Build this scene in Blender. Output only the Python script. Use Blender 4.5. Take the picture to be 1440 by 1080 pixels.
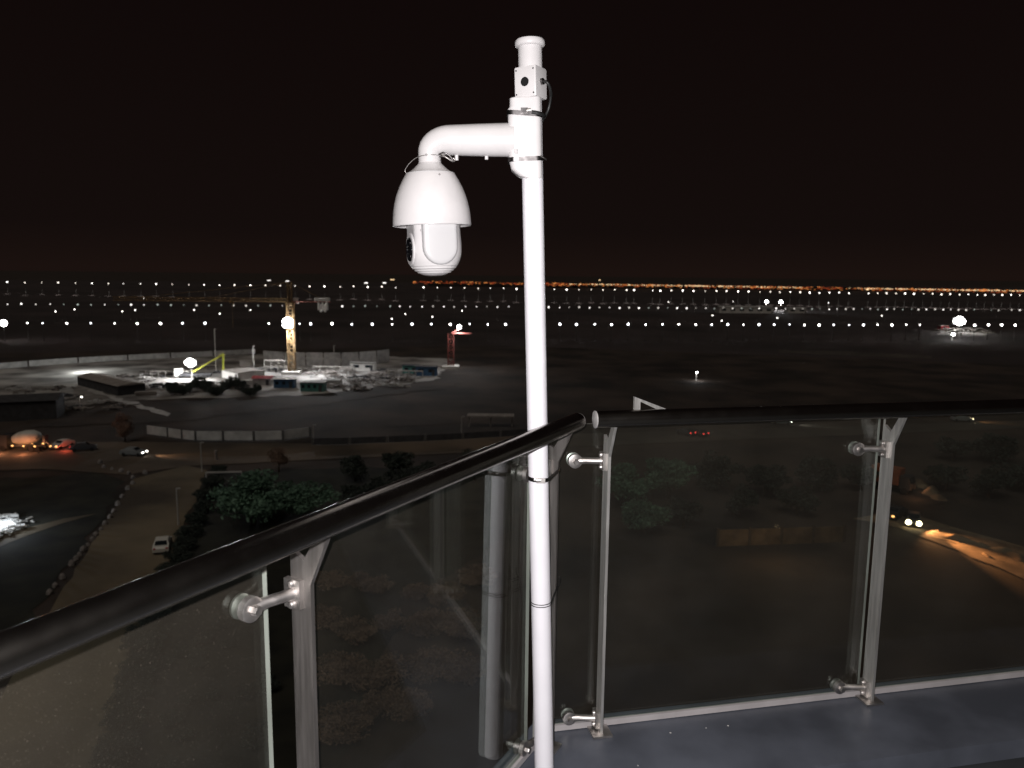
import bpy, math, random
from mathutils import Vector, Matrix
R = math.radians
random.seed(7)
for o in list(bpy.data.objects):
    bpy.data.objects.remove(o)
scene = bpy.context.scene
col = scene.collection

# ------------------------------------------------------------------ camera
EYE = 1.587            # camera height above the parapet coping (z = 0)
GZ = EYE - 33.0        # street level, about eleven storeys down
FPX, PITCH, ROLL = 1082.0, R(8.3), R(0.6)
cd = bpy.data.cameras.new('camera')
cd.sensor_width = 36.0
cd.lens = 36.0 * FPX / 1440.0
cd.clip_start, cd.clip_end = 0.02, 12000
cam = bpy.data.objects.new('camera', cd)
col.objects.link(cam)
cam.matrix_world = (Matrix.Translation((0, 0, EYE)) @ Matrix.Rotation(R(90) - PITCH, 4, 'X')
                    @ Matrix.Rotation(ROLL, 4, 'Z'))
cd.dof.use_dof, cd.dof.focus_distance, cd.dof.aperture_fstop = True, 2.3, 5.0
scene.camera = cam

# ------------------------------------------------------------------ night sky
world = bpy.data.worlds.new('World')
scene.world = world
world.use_nodes = True
wn = world.node_tree
wn.nodes.clear()
def wnode(t, **k):
    n = wn.nodes.new(t)
    for a, b in k.items():
        setattr(n, a, b)
    return n
w_out = wnode('ShaderNodeOutputWorld')
w_bg = wnode('ShaderNodeBackground')
w_tc = wnode('ShaderNodeTexCoord')
w_sep = wnode('ShaderNodeSeparateXYZ')
w_abs = wnode('ShaderNodeMath', operation='ABSOLUTE')
w_ramp = wnode('ShaderNodeValToRGB')
w_ramp.color_ramp.elements[0].position = 0.0
w_ramp.color_ramp.elements[0].color = (0.0105, 0.0058, 0.0046, 1)
w_ramp.color_ramp.elements[1].position = 0.30
w_ramp.color_ramp.elements[1].color = (0.0050, 0.0027, 0.0025, 1)
_e = w_ramp.color_ramp.elements.new(0.05)
_e.color = (0.0068, 0.0040, 0.0035, 1)
wn.links.new(w_tc.outputs['Generated'], w_sep.inputs[0])
wn.links.new(w_sep.outputs['Z'], w_abs.inputs[0])
wn.links.new(w_abs.outputs[0], w_ramp.inputs[0])
wn.links.new(w_ramp.outputs[0], w_bg.inputs[0])
w_bg.inputs[1].default_value = 1.0
wn.links.new(w_bg.outputs[0], w_out.inputs[0])

# faint general night light over the land (moon and town glow)
sd = bpy.data.lights.new('night_light', 'SUN')
sd.energy, sd.angle, sd.color = 0.42, R(40), (1.0, 0.90, 0.78)
so = bpy.data.objects.new('night_light', sd)
so.rotation_euler = (R(30), R(-12), 0)
col.objects.link(so)

# the phone's own flash beside its lens
fd = bpy.data.lights.new('phone_flash', 'POINT')
fd.energy, fd.shadow_soft_size, fd.color = 292.0, 0.012, (1.0, 0.968, 0.972)
fo = bpy.data.objects.new('phone_flash', fd)
fo.location = (-0.06, 0.01, EYE + 0.045)
col.objects.link(fo)

vs = scene.view_settings
vs.view_transform, vs.look, vs.exposure, vs.gamma, vs.use_curve_mapping = 'Standard', 'None', 0.0, 1.0, False
cy = scene.cycles
cy.use_denoising = True
cy.max_bounces, cy.diffuse_bounces, cy.glossy_bounces = 12, 2, 4
cy.transparent_max_bounces = 16
cy.sample_clamp_indirect = 3.0
cy.caustics_reflective = cy.caustics_refractive = False

# ------------------------------------------------------------------ ground-plane survey: where a sight line meets a height
def sight(px, py):
    x, y = (px - 720) / FPX, -(py - 540) / FPX
    c, s = math.cos(ROLL), math.sin(ROLL)
    x, y = x * c - y * s, x * s + y * c
    return Vector((x, math.cos(PITCH) + y * math.sin(PITCH), -math.sin(PITCH) + y * math.cos(PITCH)))
def gp(px, py, z=GZ):
    d = sight(px, py)
    return Vector((0, 0, EYE)) + d * ((z - EYE) / d.z)

# ------------------------------------------------------------------ materials
def mat(name, c, rough=0.6, metal=0.0, var=0.0, scale=5.0, bump=0.0, c2=None, emit=None, spec=None, aniso=None, rvar=0.0):
    m = bpy.data.materials.new(name)
    m.use_nodes = True
    nt = m.node_tree
    b = nt.nodes['Principled BSDF']
    b.inputs['Base Color'].default_value = (*c, 1)
    b.inputs['Roughness'].default_value = rough
    b.inputs['Metallic'].default_value = metal
    if spec is not None:
        b.inputs['Specular IOR Level'].default_value = spec
    if emit:
        b.inputs['Emission Color'].default_value = (*emit[0], 1)
        b.inputs['Emission Strength'].default_value = emit[1]
        m.cycles.emission_sampling = 'NONE'
    if var or bump or c2 or rvar:
        tc = nt.nodes.new('ShaderNodeTexCoord')
        mp = nt.nodes.new('ShaderNodeMapping')
        if aniso:
            mp.inputs['Scale'].default_value = aniso
        nz = nt.nodes.new('ShaderNodeTexNoise')
        nz.inputs['Scale'].default_value = scale
        nz.inputs['Detail'].default_value = 6
        nt.links.new(tc.outputs['Object'], mp.inputs[0])
        nt.links.new(mp.outputs[0], nz.inputs['Vector'])
        if var or c2:
            rp = nt.nodes.new('ShaderNodeValToRGB')
            a = c2 if c2 else tuple(max(0, v * (1 - var)) for v in c)
            d = c if c2 else tuple(min(1, v * (1 + var)) for v in c)
            rp.color_ramp.elements[0].position, rp.color_ramp.elements[0].color = 0.36, (*a, 1)
            rp.color_ramp.elements[1].position, rp.color_ramp.elements[1].color = 0.64, (*d, 1)
            nt.links.new(nz.outputs['Fac'], rp.inputs[0])
            nt.links.new(rp.outputs[0], b.inputs['Base Color'])
        if rvar:
            mr = nt.nodes.new('ShaderNodeMapRange')
            mr.inputs['To Min'].default_value = max(0.02, rough - rvar)
            mr.inputs['To Max'].default_value = rough + rvar
            nt.links.new(nz.outputs['Fac'], mr.inputs[0])
            nt.links.new(mr.outputs[0], b.inputs['Roughness'])
        if bump:
            bp = nt.nodes.new('ShaderNodeBump')
            bp.inputs['Strength'].default_value = bump
            nt.links.new(nz.outputs['Fac'], bp.inputs['Height'])
            nt.links.new(bp.outputs[0], b.inputs['Normal'])
    return m
def glow(name, c, s):
    m = bpy.data.materials.new(name)
    m.use_nodes = True
    nt = m.node_tree
    nt.nodes.clear()
    e = nt.nodes.new('ShaderNodeEmission')
    e.inputs[0].default_value = (*c, 1)
    e.inputs[1].default_value = s
    o = nt.nodes.new('ShaderNodeOutputMaterial')
    nt.links.new(e.outputs[0], o.inputs[0])
    m.cycles.emission_sampling = 'NONE'
    return m
def glass_mat():
    m = bpy.data.materials.new('railing_glass')
    m.use_nodes = True
    nt = m.node_tree
    nt.nodes.clear()
    N, L = nt.nodes.new, nt.links.new
    out = N('ShaderNodeOutputMaterial')
    tr = N('ShaderNodeBsdfTransparent'); tr.inputs[0].default_value = (0.90, 0.945, 0.925, 1)
    gl = N('ShaderNodeBsdfGlossy'); gl.inputs['Roughness'].default_value = 0.012
    gl.inputs['Color'].default_value = (0.95, 0.97, 0.96, 1)
    fr = N('ShaderNodeFresnel'); fr.inputs['IOR'].default_value = 1.5
    df = N('ShaderNodeBsdfDiffuse'); df.inputs[0].default_value = (0.74, 0.60, 0.48, 1)
    mx = N('ShaderNodeMixShader'); mx2 = N('ShaderNodeMixShader')
    tc = N('ShaderNodeTexCoord')
    big = N('ShaderNodeTexNoise'); big.inputs['Scale'].default_value = 2.4; big.inputs['Detail'].default_value = 5
    spk = N('ShaderNodeTexNoise'); spk.inputs['Scale'].default_value = 290.0; spk.inputs['Detail'].default_value = 2
    r1 = N('ShaderNodeMapRange'); r1.inputs[1].default_value = 0.3; r1.inputs[2].default_value = 0.75
    r1.inputs[3].default_value = 0.0035; r1.inputs[4].default_value = 0.0135
    r2 = N('ShaderNodeMapRange'); r2.inputs[1].default_value = 0.66; r2.inputs[2].default_value = 0.80
    r2.inputs[3].default_value = 0.0; r2.inputs[4].default_value = 0.055
    ad = N('ShaderNodeMath'); ad.operation = 'ADD'
    L(tc.outputs['Object'], big.inputs['Vector']); L(tc.outputs['Object'], spk.inputs['Vector'])
    L(big.outputs['Fac'], r1.inputs[0]); L(spk.outputs['Fac'], r2.inputs[0])
    L(r1.outputs[0], ad.inputs[0]); L(r2.outputs[0], ad.inputs[1])
    ge = N('ShaderNodeNewGeometry')
    bi = N('ShaderNodeMapRange'); bi.inputs[3].default_value = 1.5; bi.inputs[4].default_value = 1 / 1.5   # same air-glass step from either side
    L(ge.outputs['Backfacing'], bi.inputs[0]); L(bi.outputs[0], fr.inputs['IOR'])
    L(fr.outputs[0], mx.inputs[0]); L(tr.outputs[0], mx.inputs[1]); L(gl.outputs[0], mx.inputs[2])
    L(ad.outputs[0], mx2.inputs[0]); L(mx.outputs[0], mx2.inputs[1]); L(df.outputs[0], mx2.inputs[2])
    L(mx2.outputs[0], out.inputs[0])
    return m
M = dict(
    white=mat('white_enamel', (0.70, 0.675, 0.675), 0.32, var=0.03, scale=14, rvar=0.06),
    polewhite=mat('white_pole_paint', (0.88, 0.86, 0.90), 0.36, var=0.025, scale=9, rvar=0.06),
    greyshell=mat('grey_white_plastic', (0.60, 0.59, 0.595), 0.3),
    print=mat('grey_print', (0.30, 0.28, 0.28), 0.6),
    dark=mat('black_rubber', (0.012, 0.012, 0.012), 0.45),
    lens=mat('lens_glass', (0.004, 0.004, 0.005), 0.06, spec=0.6),
    polished=mat('polished_steel', (0.25, 0.23, 0.205), 0.23, 1.0, rvar=0.05, scale=18),
    brushed=mat('brushed_steel', (0.72, 0.70, 0.67), 0.42, 0.84, var=0.12, scale=9, aniso=(9, 9, 0.6), rvar=0.10),
    shadedsteel=mat('brushed_steel_shaded', (0.33, 0.305, 0.29), 0.38, 0.9, var=0.16, scale=9, aniso=(9, 9, 0.6), rvar=0.10),  # same brushed steel; weaker reflection on the left posts put into the colour
    band=mat('clamp_band_steel', (0.16, 0.15, 0.15), 0.34, 1.0, var=0.3, scale=60),
    castst=mat('cast_steel', (0.55, 0.52, 0.50), 0.42, 1.0, var=0.15, scale=30, rvar=0.1),
    edge=mat('glass_edge', (0.30, 0.30, 0.275), 0.28, spec=0.7, var=0.2, scale=9, aniso=(1, 1, 0.4)),
    trim=mat('pale_trim', (0.46, 0.43, 0.43), 0.5, var=0.10, scale=8),
    coping=mat('slate_coping', (0.088, 0.096, 0.118), 0.36, var=0.28, scale=3.2, bump=0.03, rvar=0.12),
    coping2=mat('parapet_render', (0.03, 0.032, 0.035), 0.8, var=0.2),
    floor=mat('terrace_paving', (0.04, 0.042, 0.045), 0.8, var=0.25),
    glass=glass_mat(),
    soil=mat('ground_soil', (0.060, 0.043, 0.034), 0.95, c2=(0.016, 0.012, 0.010), scale=0.06, bump=0.2),
    field=mat('far_field', (0.060, 0.046, 0.046), 0.95, c2=(0.030, 0.024, 0.024), scale=0.02),
    grass=mat('dark_grass', (0.026, 0.026, 0.018), 0.95, c2=(0.008, 0.009, 0.007), scale=0.25, bump=0.3),
    road=mat('concrete_road', (0.20, 0.162, 0.108), 0.9, c2=(0.06, 0.047, 0.034), scale=0.06),
    dimroad=mat('dark_road', (0.085, 0.072, 0.060), 0.9, c2=(0.035, 0.03, 0.027), scale=0.07),
    crossroad=mat('worn_crossing', (0.15, 0.115, 0.085), 0.9, c2=(0.055, 0.045, 0.036), scale=0.06),
    dirt=mat('dirt_road', (0.24, 0.18, 0.12), 0.95, c2=(0.08, 0.058, 0.04), scale=0.35, bump=0.5),
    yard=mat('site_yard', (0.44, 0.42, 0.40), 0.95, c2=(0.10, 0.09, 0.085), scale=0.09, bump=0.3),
    pale=mat('pale_concrete', (0.42, 0.41, 0.40), 0.9, var=0.2, scale=0.6),
    hoard=mat('hoarding_sheet', (0.55, 0.56, 0.56), 0.7, var=0.2, scale=0.5),
    hoardpost=mat('hoarding_post', (0.10, 0.10, 0.10), 0.8),
    shedroof=mat('shed_roof', (0.30, 0.27, 0.25), 0.8, var=0.2, scale=0.6),
    darkwall=mat('dark_wall', (0.05, 0.05, 0.055), 0.9, var=0.2, scale=1),
    blue=mat('blue_panel', (0.035, 0.10, 0.20), 0.6, var=0.2, scale=1),
    teal=mat('teal_panel', (0.05, 0.17, 0.15), 0.6, var=0.2, scale=1),
    red=mat('red_sheet', (0.42, 0.05, 0.06), 0.6, var=0.2, scale=1),
    pane=mat('window_pane', (0.015, 0.02, 0.025), 0.1),
    craney=mat('crane_yellow', (0.20, 0.125, 0.055), 0.6, var=0.2, scale=0.6),
    craned=mat('crane_red', (0.22, 0.06, 0.05), 0.6, var=0.2, scale=0.6),
    pumpy=mat('pump_yellow_green', (0.55, 0.58, 0.08), 0.5, var=0.1),
    conc=mat('counterweight_concrete', (0.60, 0.58, 0.55), 0.9, var=0.1),
    rubble=mat('rubble', (0.34, 0.31, 0.29), 0.95, c2=(0.07, 0.06, 0.06), scale=1.2),
    stone=mat('white_painted_stone', (0.24, 0.22, 0.21), 0.9, var=0.25, scale=2),
    bark=mat('bark', (0.06, 0.045, 0.033), 0.9, var=0.3, scale=4),
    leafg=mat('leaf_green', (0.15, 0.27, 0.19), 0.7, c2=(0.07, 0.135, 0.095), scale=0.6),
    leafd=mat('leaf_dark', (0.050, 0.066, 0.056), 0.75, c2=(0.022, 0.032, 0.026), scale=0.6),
    leafb=mat('leaf_brown', (0.30, 0.205, 0.155), 0.8, c2=(0.15, 0.10, 0.075), scale=0.6),
    carwhite=mat('car_white', (0.72, 0.72, 0.68), 0.3),
    cargrey=mat('car_grey', (0.22, 0.24, 0.25), 0.3),
    cardark=mat('car_dark', (0.05, 0.05, 0.055), 0.3),
    truckorange=mat('truck_orange', (0.30, 0.10, 0.05), 0.5, var=0.15, scale=1),
    drum=mat('mixer_drum_white', (0.62, 0.60, 0.54), 0.5, var=0.12, scale=0.8),
    tyre=mat('tyre', (0.015, 0.015, 0.015), 0.9),
    gallery=mat('galvanised_pole', (0.50, 0.48, 0.45), 0.5, 0.2),
    brownwall=mat('brown_boundary_wall', (0.115, 0.080, 0.050), 0.9, var=0.3, scale=0.6),
    town=mat('town_blocks', (0.03, 0.026, 0.024), 0.9),
    g_lampA=glow('lamp_near_row', (1.0, 0.97, 0.93), 15.0),
    g_lampB=glow('lamp_mid_row', (1.0, 0.95, 0.90), 2.6),
    g_lampC=glow('lamp_far_row', (1.0, 0.95, 0.88), 7.0),
    g_lampA2=glow('lamp_near_row_cool', (0.93, 0.95, 1.0), 9.0),
    g_lampB2=glow('lamp_mid_row_dim', (1.0, 0.93, 0.84), 1.1),
    g_lampB3=glow('lamp_mid_row_faint', (0.9, 1.0, 0.9), 0.5),
    g_lampC2=glow('lamp_far_row_warm', (1.0, 0.90, 0.78), 4.2),
    g_flood=glow('flood_white', (1.0, 0.99, 0.97), 40.0),
    g_city=glow('town_orange', (1.0, 0.34, 0.09), 0.8),
    g_city2=glow('town_red', (0.95, 0.16, 0.05), 0.36),
    g_city3=glow('town_pale', (1.0, 0.70, 0.38), 1.5),
    g_head=glow('headlight_warm', (1.0, 0.80, 0.48), 14.0),
    g_headw=glow('headlight_white', (1.0, 0.95, 0.85), 12.0),
    g_tail=glow('tail_red', (1.0, 0.06, 0.05), 1.8),
    g_amber=glow('amber_lamp', (1.0, 0.45, 0.14), 4.0),
    headoff=mat('lamp_glass_off', (0.5, 0.5, 0.48), 0.15),
)

# ------------------------------------------------------------------ mesh building
class MB:
    def __init__(s):
        s.v, s.f, s.m, s.ms = [], [], [], []
    def _mi(s, m):
        if m not in s.ms:
            s.ms.append(m)
        return s.ms.index(m)
    def add(s, vs, fs, m=None):
        n = len(s.v)
        s.v += [tuple(p) for p in vs]
        i = s._mi(m)
        for f in fs:
            s.f.append([n + k for k in f]); s.m.append(i)
        return s
    def box(s, c, size, rz=0.0, m=None, mtx=None):
        hx, hy, hz = (d / 2 for d in size)
        q = mtx if mtx is not None else Matrix.Rotation(rz, 3, 'Z')
        vs = [Vector(c) + q @ Vector((x * hx, y * hy, z * hz)) for x in (-1, 1) for y in (-1, 1) for z in (-1, 1)]
        return s.add(vs, [(0, 1, 3, 2), (4, 6, 7, 5), (0, 4, 5, 1), (2, 3, 7, 6), (0, 2, 6, 4), (1, 5, 7, 3)], m)
    def bar(s, a, b, w, m=None, h=None):
        a, b = Vector(a), Vector(b)
        d = (b - a); L = d.length
        if L < 1e-6:
            return s
        d.normalize()
        up = Vector((0, 0, 1)) if abs(d.z) < 0.95 else Vector((0, 1, 0))
        x = d.cross(up).normalized(); y = x.cross(d)
        q = Matrix((x, d, y)).transposed()
        return s.box((a + b) / 2, (w, L, h or w), mtx=q, m=m)
    def tube(s, pts, r, n=12, m=None, caps=True, closed=False):
        pts = [Vector(p) for p in pts]
        rs = r if isinstance(r, (list, tuple)) else [r] * len(pts)
        k = len(pts); rings = []; x = None
        for i, p in enumerate(pts):
            if closed:
                t = pts[(i + 1) % k] - pts[i - 1]
            else:
                t = pts[min(i + 1, k - 1)] - pts[max(i - 1, 0)]
            t.normalize()
            if x is None:
                ref = Vector((0, 0, 1)) if abs(t.z) < 0.9 else Vector((1, 0, 0))
                x = t.cross(ref).normalized()
            else:
                x = (x - t * x.dot(t)).normalized()
            y = t.cross(x)
            rings.append([p + (x * math.cos(2 * math.pi * j / n) + y * math.sin(2 * math.pi * j / n)) * rs[i] for j in range(n)])
        vs = [q for ring in rings for q in ring]
        fs = []
        for i in range(k if closed else k - 1):
            a, b = i * n, ((i + 1) % k) * n
            for j in range(n):
                fs.append((a + j, a + (j + 1) % n, b + (j + 1) % n, b + j))
        if caps and not closed:
            fs.append(tuple(reversed(range(n)))); fs.append(tuple(range((k - 1) * n, k * n)))
        return s.add(vs, fs, m)
    def lathe(s, prof, c=(0, 0, 0), n=32, m=None, q=None):
        c = Vector(c); vs = []; fs = []
        for r, z in prof:
            for j in range(n):
                a = 2 * math.pi * j / n
                p = Vector((r * math.cos(a), r * math.sin(a), z))
                vs.append(c + (q @ p if q is not None else p))
        for i in range(len(prof) - 1):
            for j in range(n):
                fs.append((i * n + j, i * n + (j + 1) % n, (i + 1) * n + (j + 1) % n, (i + 1) * n + j))
        if prof[0][0] > 1e-4: fs.append(tuple(reversed(range(n))))
        if prof[-1][0] > 1e-4: fs.append(tuple(range((len(prof) - 1) * n, len(prof) * n)))
        return s.add(vs, fs, m)
    def loft(s, rings, m=None, caps=True):
        n = len(rings[0]); vs = [p for ring in rings for p in ring]; fs = []
        for i in range(len(rings) - 1):
            for j in range(n):
                fs.append((i * n + j, i * n + (j + 1) % n, (i + 1) * n + (j + 1) % n, (i + 1) * n + j))
        if caps:
            fs.append(tuple(reversed(range(n)))); fs.append(tuple(range((len(rings) - 1) * n, len(rings) * n)))
        return s.add(vs, fs, m)
    def build(s, name, material=None, parent=None, smooth=None, loc=None, rz=None):
        me = bpy.data.meshes.new(name)
        me.from_pydata(s.v, [], s.f)
        if s.ms == [None] or not s.ms:
            me.materials.append(material)
        else:
            for m in s.ms:
                me.materials.append(m if m is not None else material)
            me.polygons.foreach_set('material_index', s.m)
        if smooth:
            me.polygons.foreach_set('use_smooth', [True] * len(me.polygons))
            me.set_sharp_from_angle(angle=R(smooth))
        me.update()
        o = bpy.data.objects.new(name, me)
        col.objects.link(o)
        if loc is not None: o.location = loc
        if rz is not None: o.rotation_euler = (0, 0, rz)
        o.parent = parent
        return o
def tag(o, label=None, cat=None, group=None, kind=None):
    for k, v in (('label', label), ('category', cat), ('group', group), ('kind', kind)):
        if v: o[k] = v
    return o
def empty(name, loc=(0, 0, 0), rz=0.0, label=None, cat=None, group=None):
    o = bpy.data.objects.new(name, None)
    o.empty_display_size = 0.1
    o.location = loc; o.rotation_euler = (0, 0, rz)
    col.objects.link(o)
    return tag(o, label, cat, group)
def lamp(name, kind, loc, energy, color=(1, 1, 1), parent=None, size=0.25, spot=None, blend=0.5, aim=None):
    d = bpy.data.lights.new(name, kind)
    d.energy, d.color, d.shadow_soft_size = energy, color, size
    if spot: d.spot_size, d.spot_blend = spot, blend
    o = bpy.data.objects.new(name, d)
    o.location = loc
    if aim is not None:
        o.rotation_euler = Vector(aim).to_track_quat('-Z', 'Y').to_euler()
    col.objects.link(o); o.parent = parent
    return o
def sheet(name, pts, m, lift, kind='structure', label=None, rough=0.02):
    rnd_ = random.Random(name + str(len(pts)))
    out = []
    for a, b in zip(pts, pts[1:] + pts[:1]):
        L = (b - a).length; n_ = max(1, min(24, int(L / 2.5)))
        s_ = Vector((-(b - a).y, (b - a).x, 0)).normalized()
        for i_ in range(n_):
            out.append(a.lerp(b, i_ / n_) + (s_ * rnd_.gauss(0, rough * min(L, 40)) if i_ else Vector()))
    mb = MB()
    mb.add([(p.x, p.y, GZ + lift) for p in out], [tuple(range(len(out)))])
    o = mb.build(name, m)
    return tag(o, kind=kind, label=label)

# ================================================================== THE LARGE STRUCTURE
# land
mb = MB()
mb.add([(-5200, -300, GZ), (5200, -300, GZ), (5200, 6200, GZ), (-5200, 6200, GZ)], [(0, 1, 2, 3)])
tag(mb.build('ground', M['soil']), kind='structure')
def gps(*pp): return [gp(*p) for p in pp]
sheet('far_field', gps((-200, 500), (-200, 392), (1640, 405), (1640, 520), (700, 486)), M['field'], 0.03)
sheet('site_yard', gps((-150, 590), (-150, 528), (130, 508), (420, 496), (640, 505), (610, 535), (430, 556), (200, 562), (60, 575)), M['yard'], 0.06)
sheet('road', gps((-260, 1500), (90, 1500), (150, 1080), (200, 872), (292, 662), (262, 655), (188, 674), (90, 826), (-60, 1090)), M['road'], 0.10, rough=0.004)
sheet('far_road', gps((764, 612), (1500, 590), (1500, 600), (764, 630)), M['dimroad'], 0.08, rough=0.004)
sheet('cross_road', gps((-300, 672), (-300, 622), (205, 622), (420, 624), (760, 612), (760, 632), (420, 648), (262, 656), (180, 668), (60, 660)), M['crossroad'], 0.08, rough=0.004)
sheet('dirt_road', gps((1200, 730), (1262, 716), (1340, 742), (1500, 790), (1700, 850), (1700, 905), (1450, 820), (1320, 765), (1262, 742)), M['dirt'], 0.09)
sheet('upper_dirt_road', gps((1258, 640), (1300, 662), (1345, 705), (1300, 712), (1262, 668)), M['soil'], 0.07, rough=0.05)
sheet('grass_verge', gps((160, 1070), (205, 872), (296, 665), (440, 660), (760, 650), (700, 760), (560, 860), (430, 1400), (120, 1400)), M['grass'], 0.05)
sheet('dark_plot', gps((-200, 900), (-200, 690), (140, 664), (176, 678), (80, 826), (-60, 1040)), M['grass'], 0.045)
sheet('bare_earth_lot', gps((200, 600), (640, 545), (1000, 545), (1000, 575), (640, 596), (430, 606)), M['soil'], 0.04)

# ------------------------------------------------------------------ railing frames
LA, RA = R(61.5), R(12.0)
RAILZ, RAILR = EYE - 0.458, 0.027
class Run:
    def __init__(s, o, a):
        s.o = Vector((o[0], o[1], 0)); s.d = Vector((math.cos(a), math.sin(a), 0)); s.n = Vector((-math.sin(a), math.cos(a), 0)); s.a = a
    def p(s, t, u, z):     # t along the run, u outwards from the handrail axis
        return s.o + s.d * t + s.n * u + Vector((0, 0, z))
RL, RR = Run((0.045, 2.056), LA), Run((0.265, 2.385), RA)
GU = 0.135             # glass plane outside the rail axis
# corner of the two glass planes
def cross(u):
    a, b = RL.p(0, u, 0), RR.p(0, u, 0)
    A = Matrix(((RL.d.x, -RR.d.x), (RL.d.y, -RR.d.y)))
    t = A.inverted() @ Vector((b.x - a.x, b.y - a.y))
    return a + RL.d * t[0], t[0], t[1]

bld = empty('building', (0, 2, GZ), label='dark terrace building edge with slate coping under the glass railing', cat='building')
inv = Vector((0, 2, GZ))
def coping_piece(u0, u1, z0, z1, name, m, tl, tr):
    c0, c1 = cross(u0)[0], cross(u1)[0]
    for run, far in ((RL, tl), (RR, tr)):
        a, b = run.p(far, u0, 0), run.p(far, u1, 0)
        pts = [a, c0, c1, b]
        mbx = MB()
        vs = [Vector((p.x, p.y, z)) - inv for z in (z0, z1) for p in pts]
        mbx.add(vs, [(3, 2, 1, 0), (4, 5, 6, 7), (0, 1, 5, 4), (1, 2, 6, 5), (2, 3, 7, 6), (3, 0, 4, 7)])
        mbx.build(name, m, bld)
coping_piece(-0.235, 0.19, -0.07, 0.0, 'coping_slab', M['coping'], -3.2, 6.0)
coping_piece(-0.215, 0.165, GZ, -0.071, 'facade', M['coping2'], -3.2, 6.0)
mb = MB()
mb.add([(RL.p(-3.2, -0.21, -0.22)), cross(-0.21)[0] + Vector((0, 0, -0.22)), RR.p(14, -0.21, -0.22), Vector((14, -14, -0.22)), Vector((-9, -14, -0.22))], [(0, 1, 2, 3, 4)])
tag(mb.build('terrace_floor', M['floor']), kind='structure')

# ------------------------------------------------------------------ railing parts
def post_part(run, t, parent, base, lower=True, steel='brushed'):
    """flat blade post with a forked top; spider clamps towards the run's near side"""
    o = parent.location
    prof = [(0.112, 0.004), (0.062, 0.004), (0.062, 0.990), (0.010, RAILZ - 0.024), (0.030, RAILZ - 0.014), (0.078, 1.036), (0.112, 1.055)]
    th = 0.010
    mbx = MB()
    k = len(prof)
    vs = [run.p(t + sg * th / 2, u, z) - o for sg in (-1, 1) for u, z in prof]
    mbx.add(vs, [tuple(range(k)), tuple(reversed(range(k, 2 * k)))] + [(i, i + k, (i + 1) % k + k, (i + 1) % k) for i in range(k)])
    post = mbx.build('post', M[steel], parent)
    mbx = MB()
    mbx.box(run.p(t, 0.087, 0.005) - o, (0.07, 0.085, 0.008), rz=run.a)
    mbx.build('foot_plate', M['castst'], post)
    for zc in ((0.968, 0.045) if lower else (0.968,)):
        mbx = MB()
        # saddle on the blade
        mbx.box(run.p(t - 0.010, 0.100, zc) - o, (0.012, 0.040, 0.058), rz=run.a)
        a = [run.p(t - 0.012, 0.100, zc), run.p(t - 0.032, 0.104, zc), run.p(t - 0.062, 0.113, zc), run.p(t - 0.088, 0.122, zc - 0.002)]
        mbx.tube([q - o for q in a], [0.013, 0.0115, 0.011, 0.013], 10)
        mbx.build('clamp_arm', M['castst'], post, smooth=40)
        mbx = MB()
        q = Matrix((run.d, Vector((0, 0, 1)), run.n)).transposed()
        for (ua, ub, rr) in ((0.112, GU - 0.0066, 0.024), (GU + 0.0066, GU + 0.014, 0.024)):
            mbx.lathe([(rr * 0.8, ua), (rr, ua + 0.002), (rr, ub - 0.0005), (rr, ub)], run.p(t - 0.100, 0, zc - 0.002) - o, 20, q=q)
        mbx.lathe([(0.009, 0.098), (0.010, 0.100), (0.010, 0.112)], run.p(t - 0.100, 0, zc - 0.002) - o, 6, q=q)
        mbx.build('glass_fixing', M['castst'], post, smooth=40)
        for dz in (0.021, -0.021):
            mbx = MB()
            q2 = Matrix((run.n, Vector((0, 0, 1)), -run.d)).transposed()
            mbx.lathe([(0.009, 0.014), (0.009, 0.018), (0.006, 0.023), (0.0, 0.0245)], run.p(t, 0.100, zc + dz) - o, 10, q=q2)
            mbx.build('bolt', M['castst'], post, smooth=40)
    return post
def glass_part(run, t0, t1, parent, z0=0.016, z1=1.088):
    o = parent.location; h = 0.006
    mbx = MB()
    vs = [run.p(t, GU + sg * h, z) - o for sg in (-1, 1) for (t, z) in ((t0, z0), (t1, z0), (t1, z1), (t0, z1))]
    mbx.add(vs, [(0, 1, 2, 3), (7, 6, 5, 4)], M['glass'])
    mbx.add(vs, [(0, 4, 5, 1), (1, 5, 6, 2), (2, 6, 7, 3), (3, 7, 4, 0)], M['edge'])
    return mbx.build('glass_panel', None, parent)
def trim_part(run, t0, t1, parent):
    o = parent.location
    mbx = MB()
    c = run.p((t0 + t1) / 2, GU - 0.016, 0.0135) - o
    mbx.box(c, (abs(t1 - t0), 0.010, 0.021), rz=run.a)
    mbx.box(run.p((t0 + t1) / 2, GU, 0.0065) - o, (abs(t1 - t0), 0.018, 0.013), rz=run.a)
    return mbx.build('base_trim', M['trim'], parent)
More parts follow.
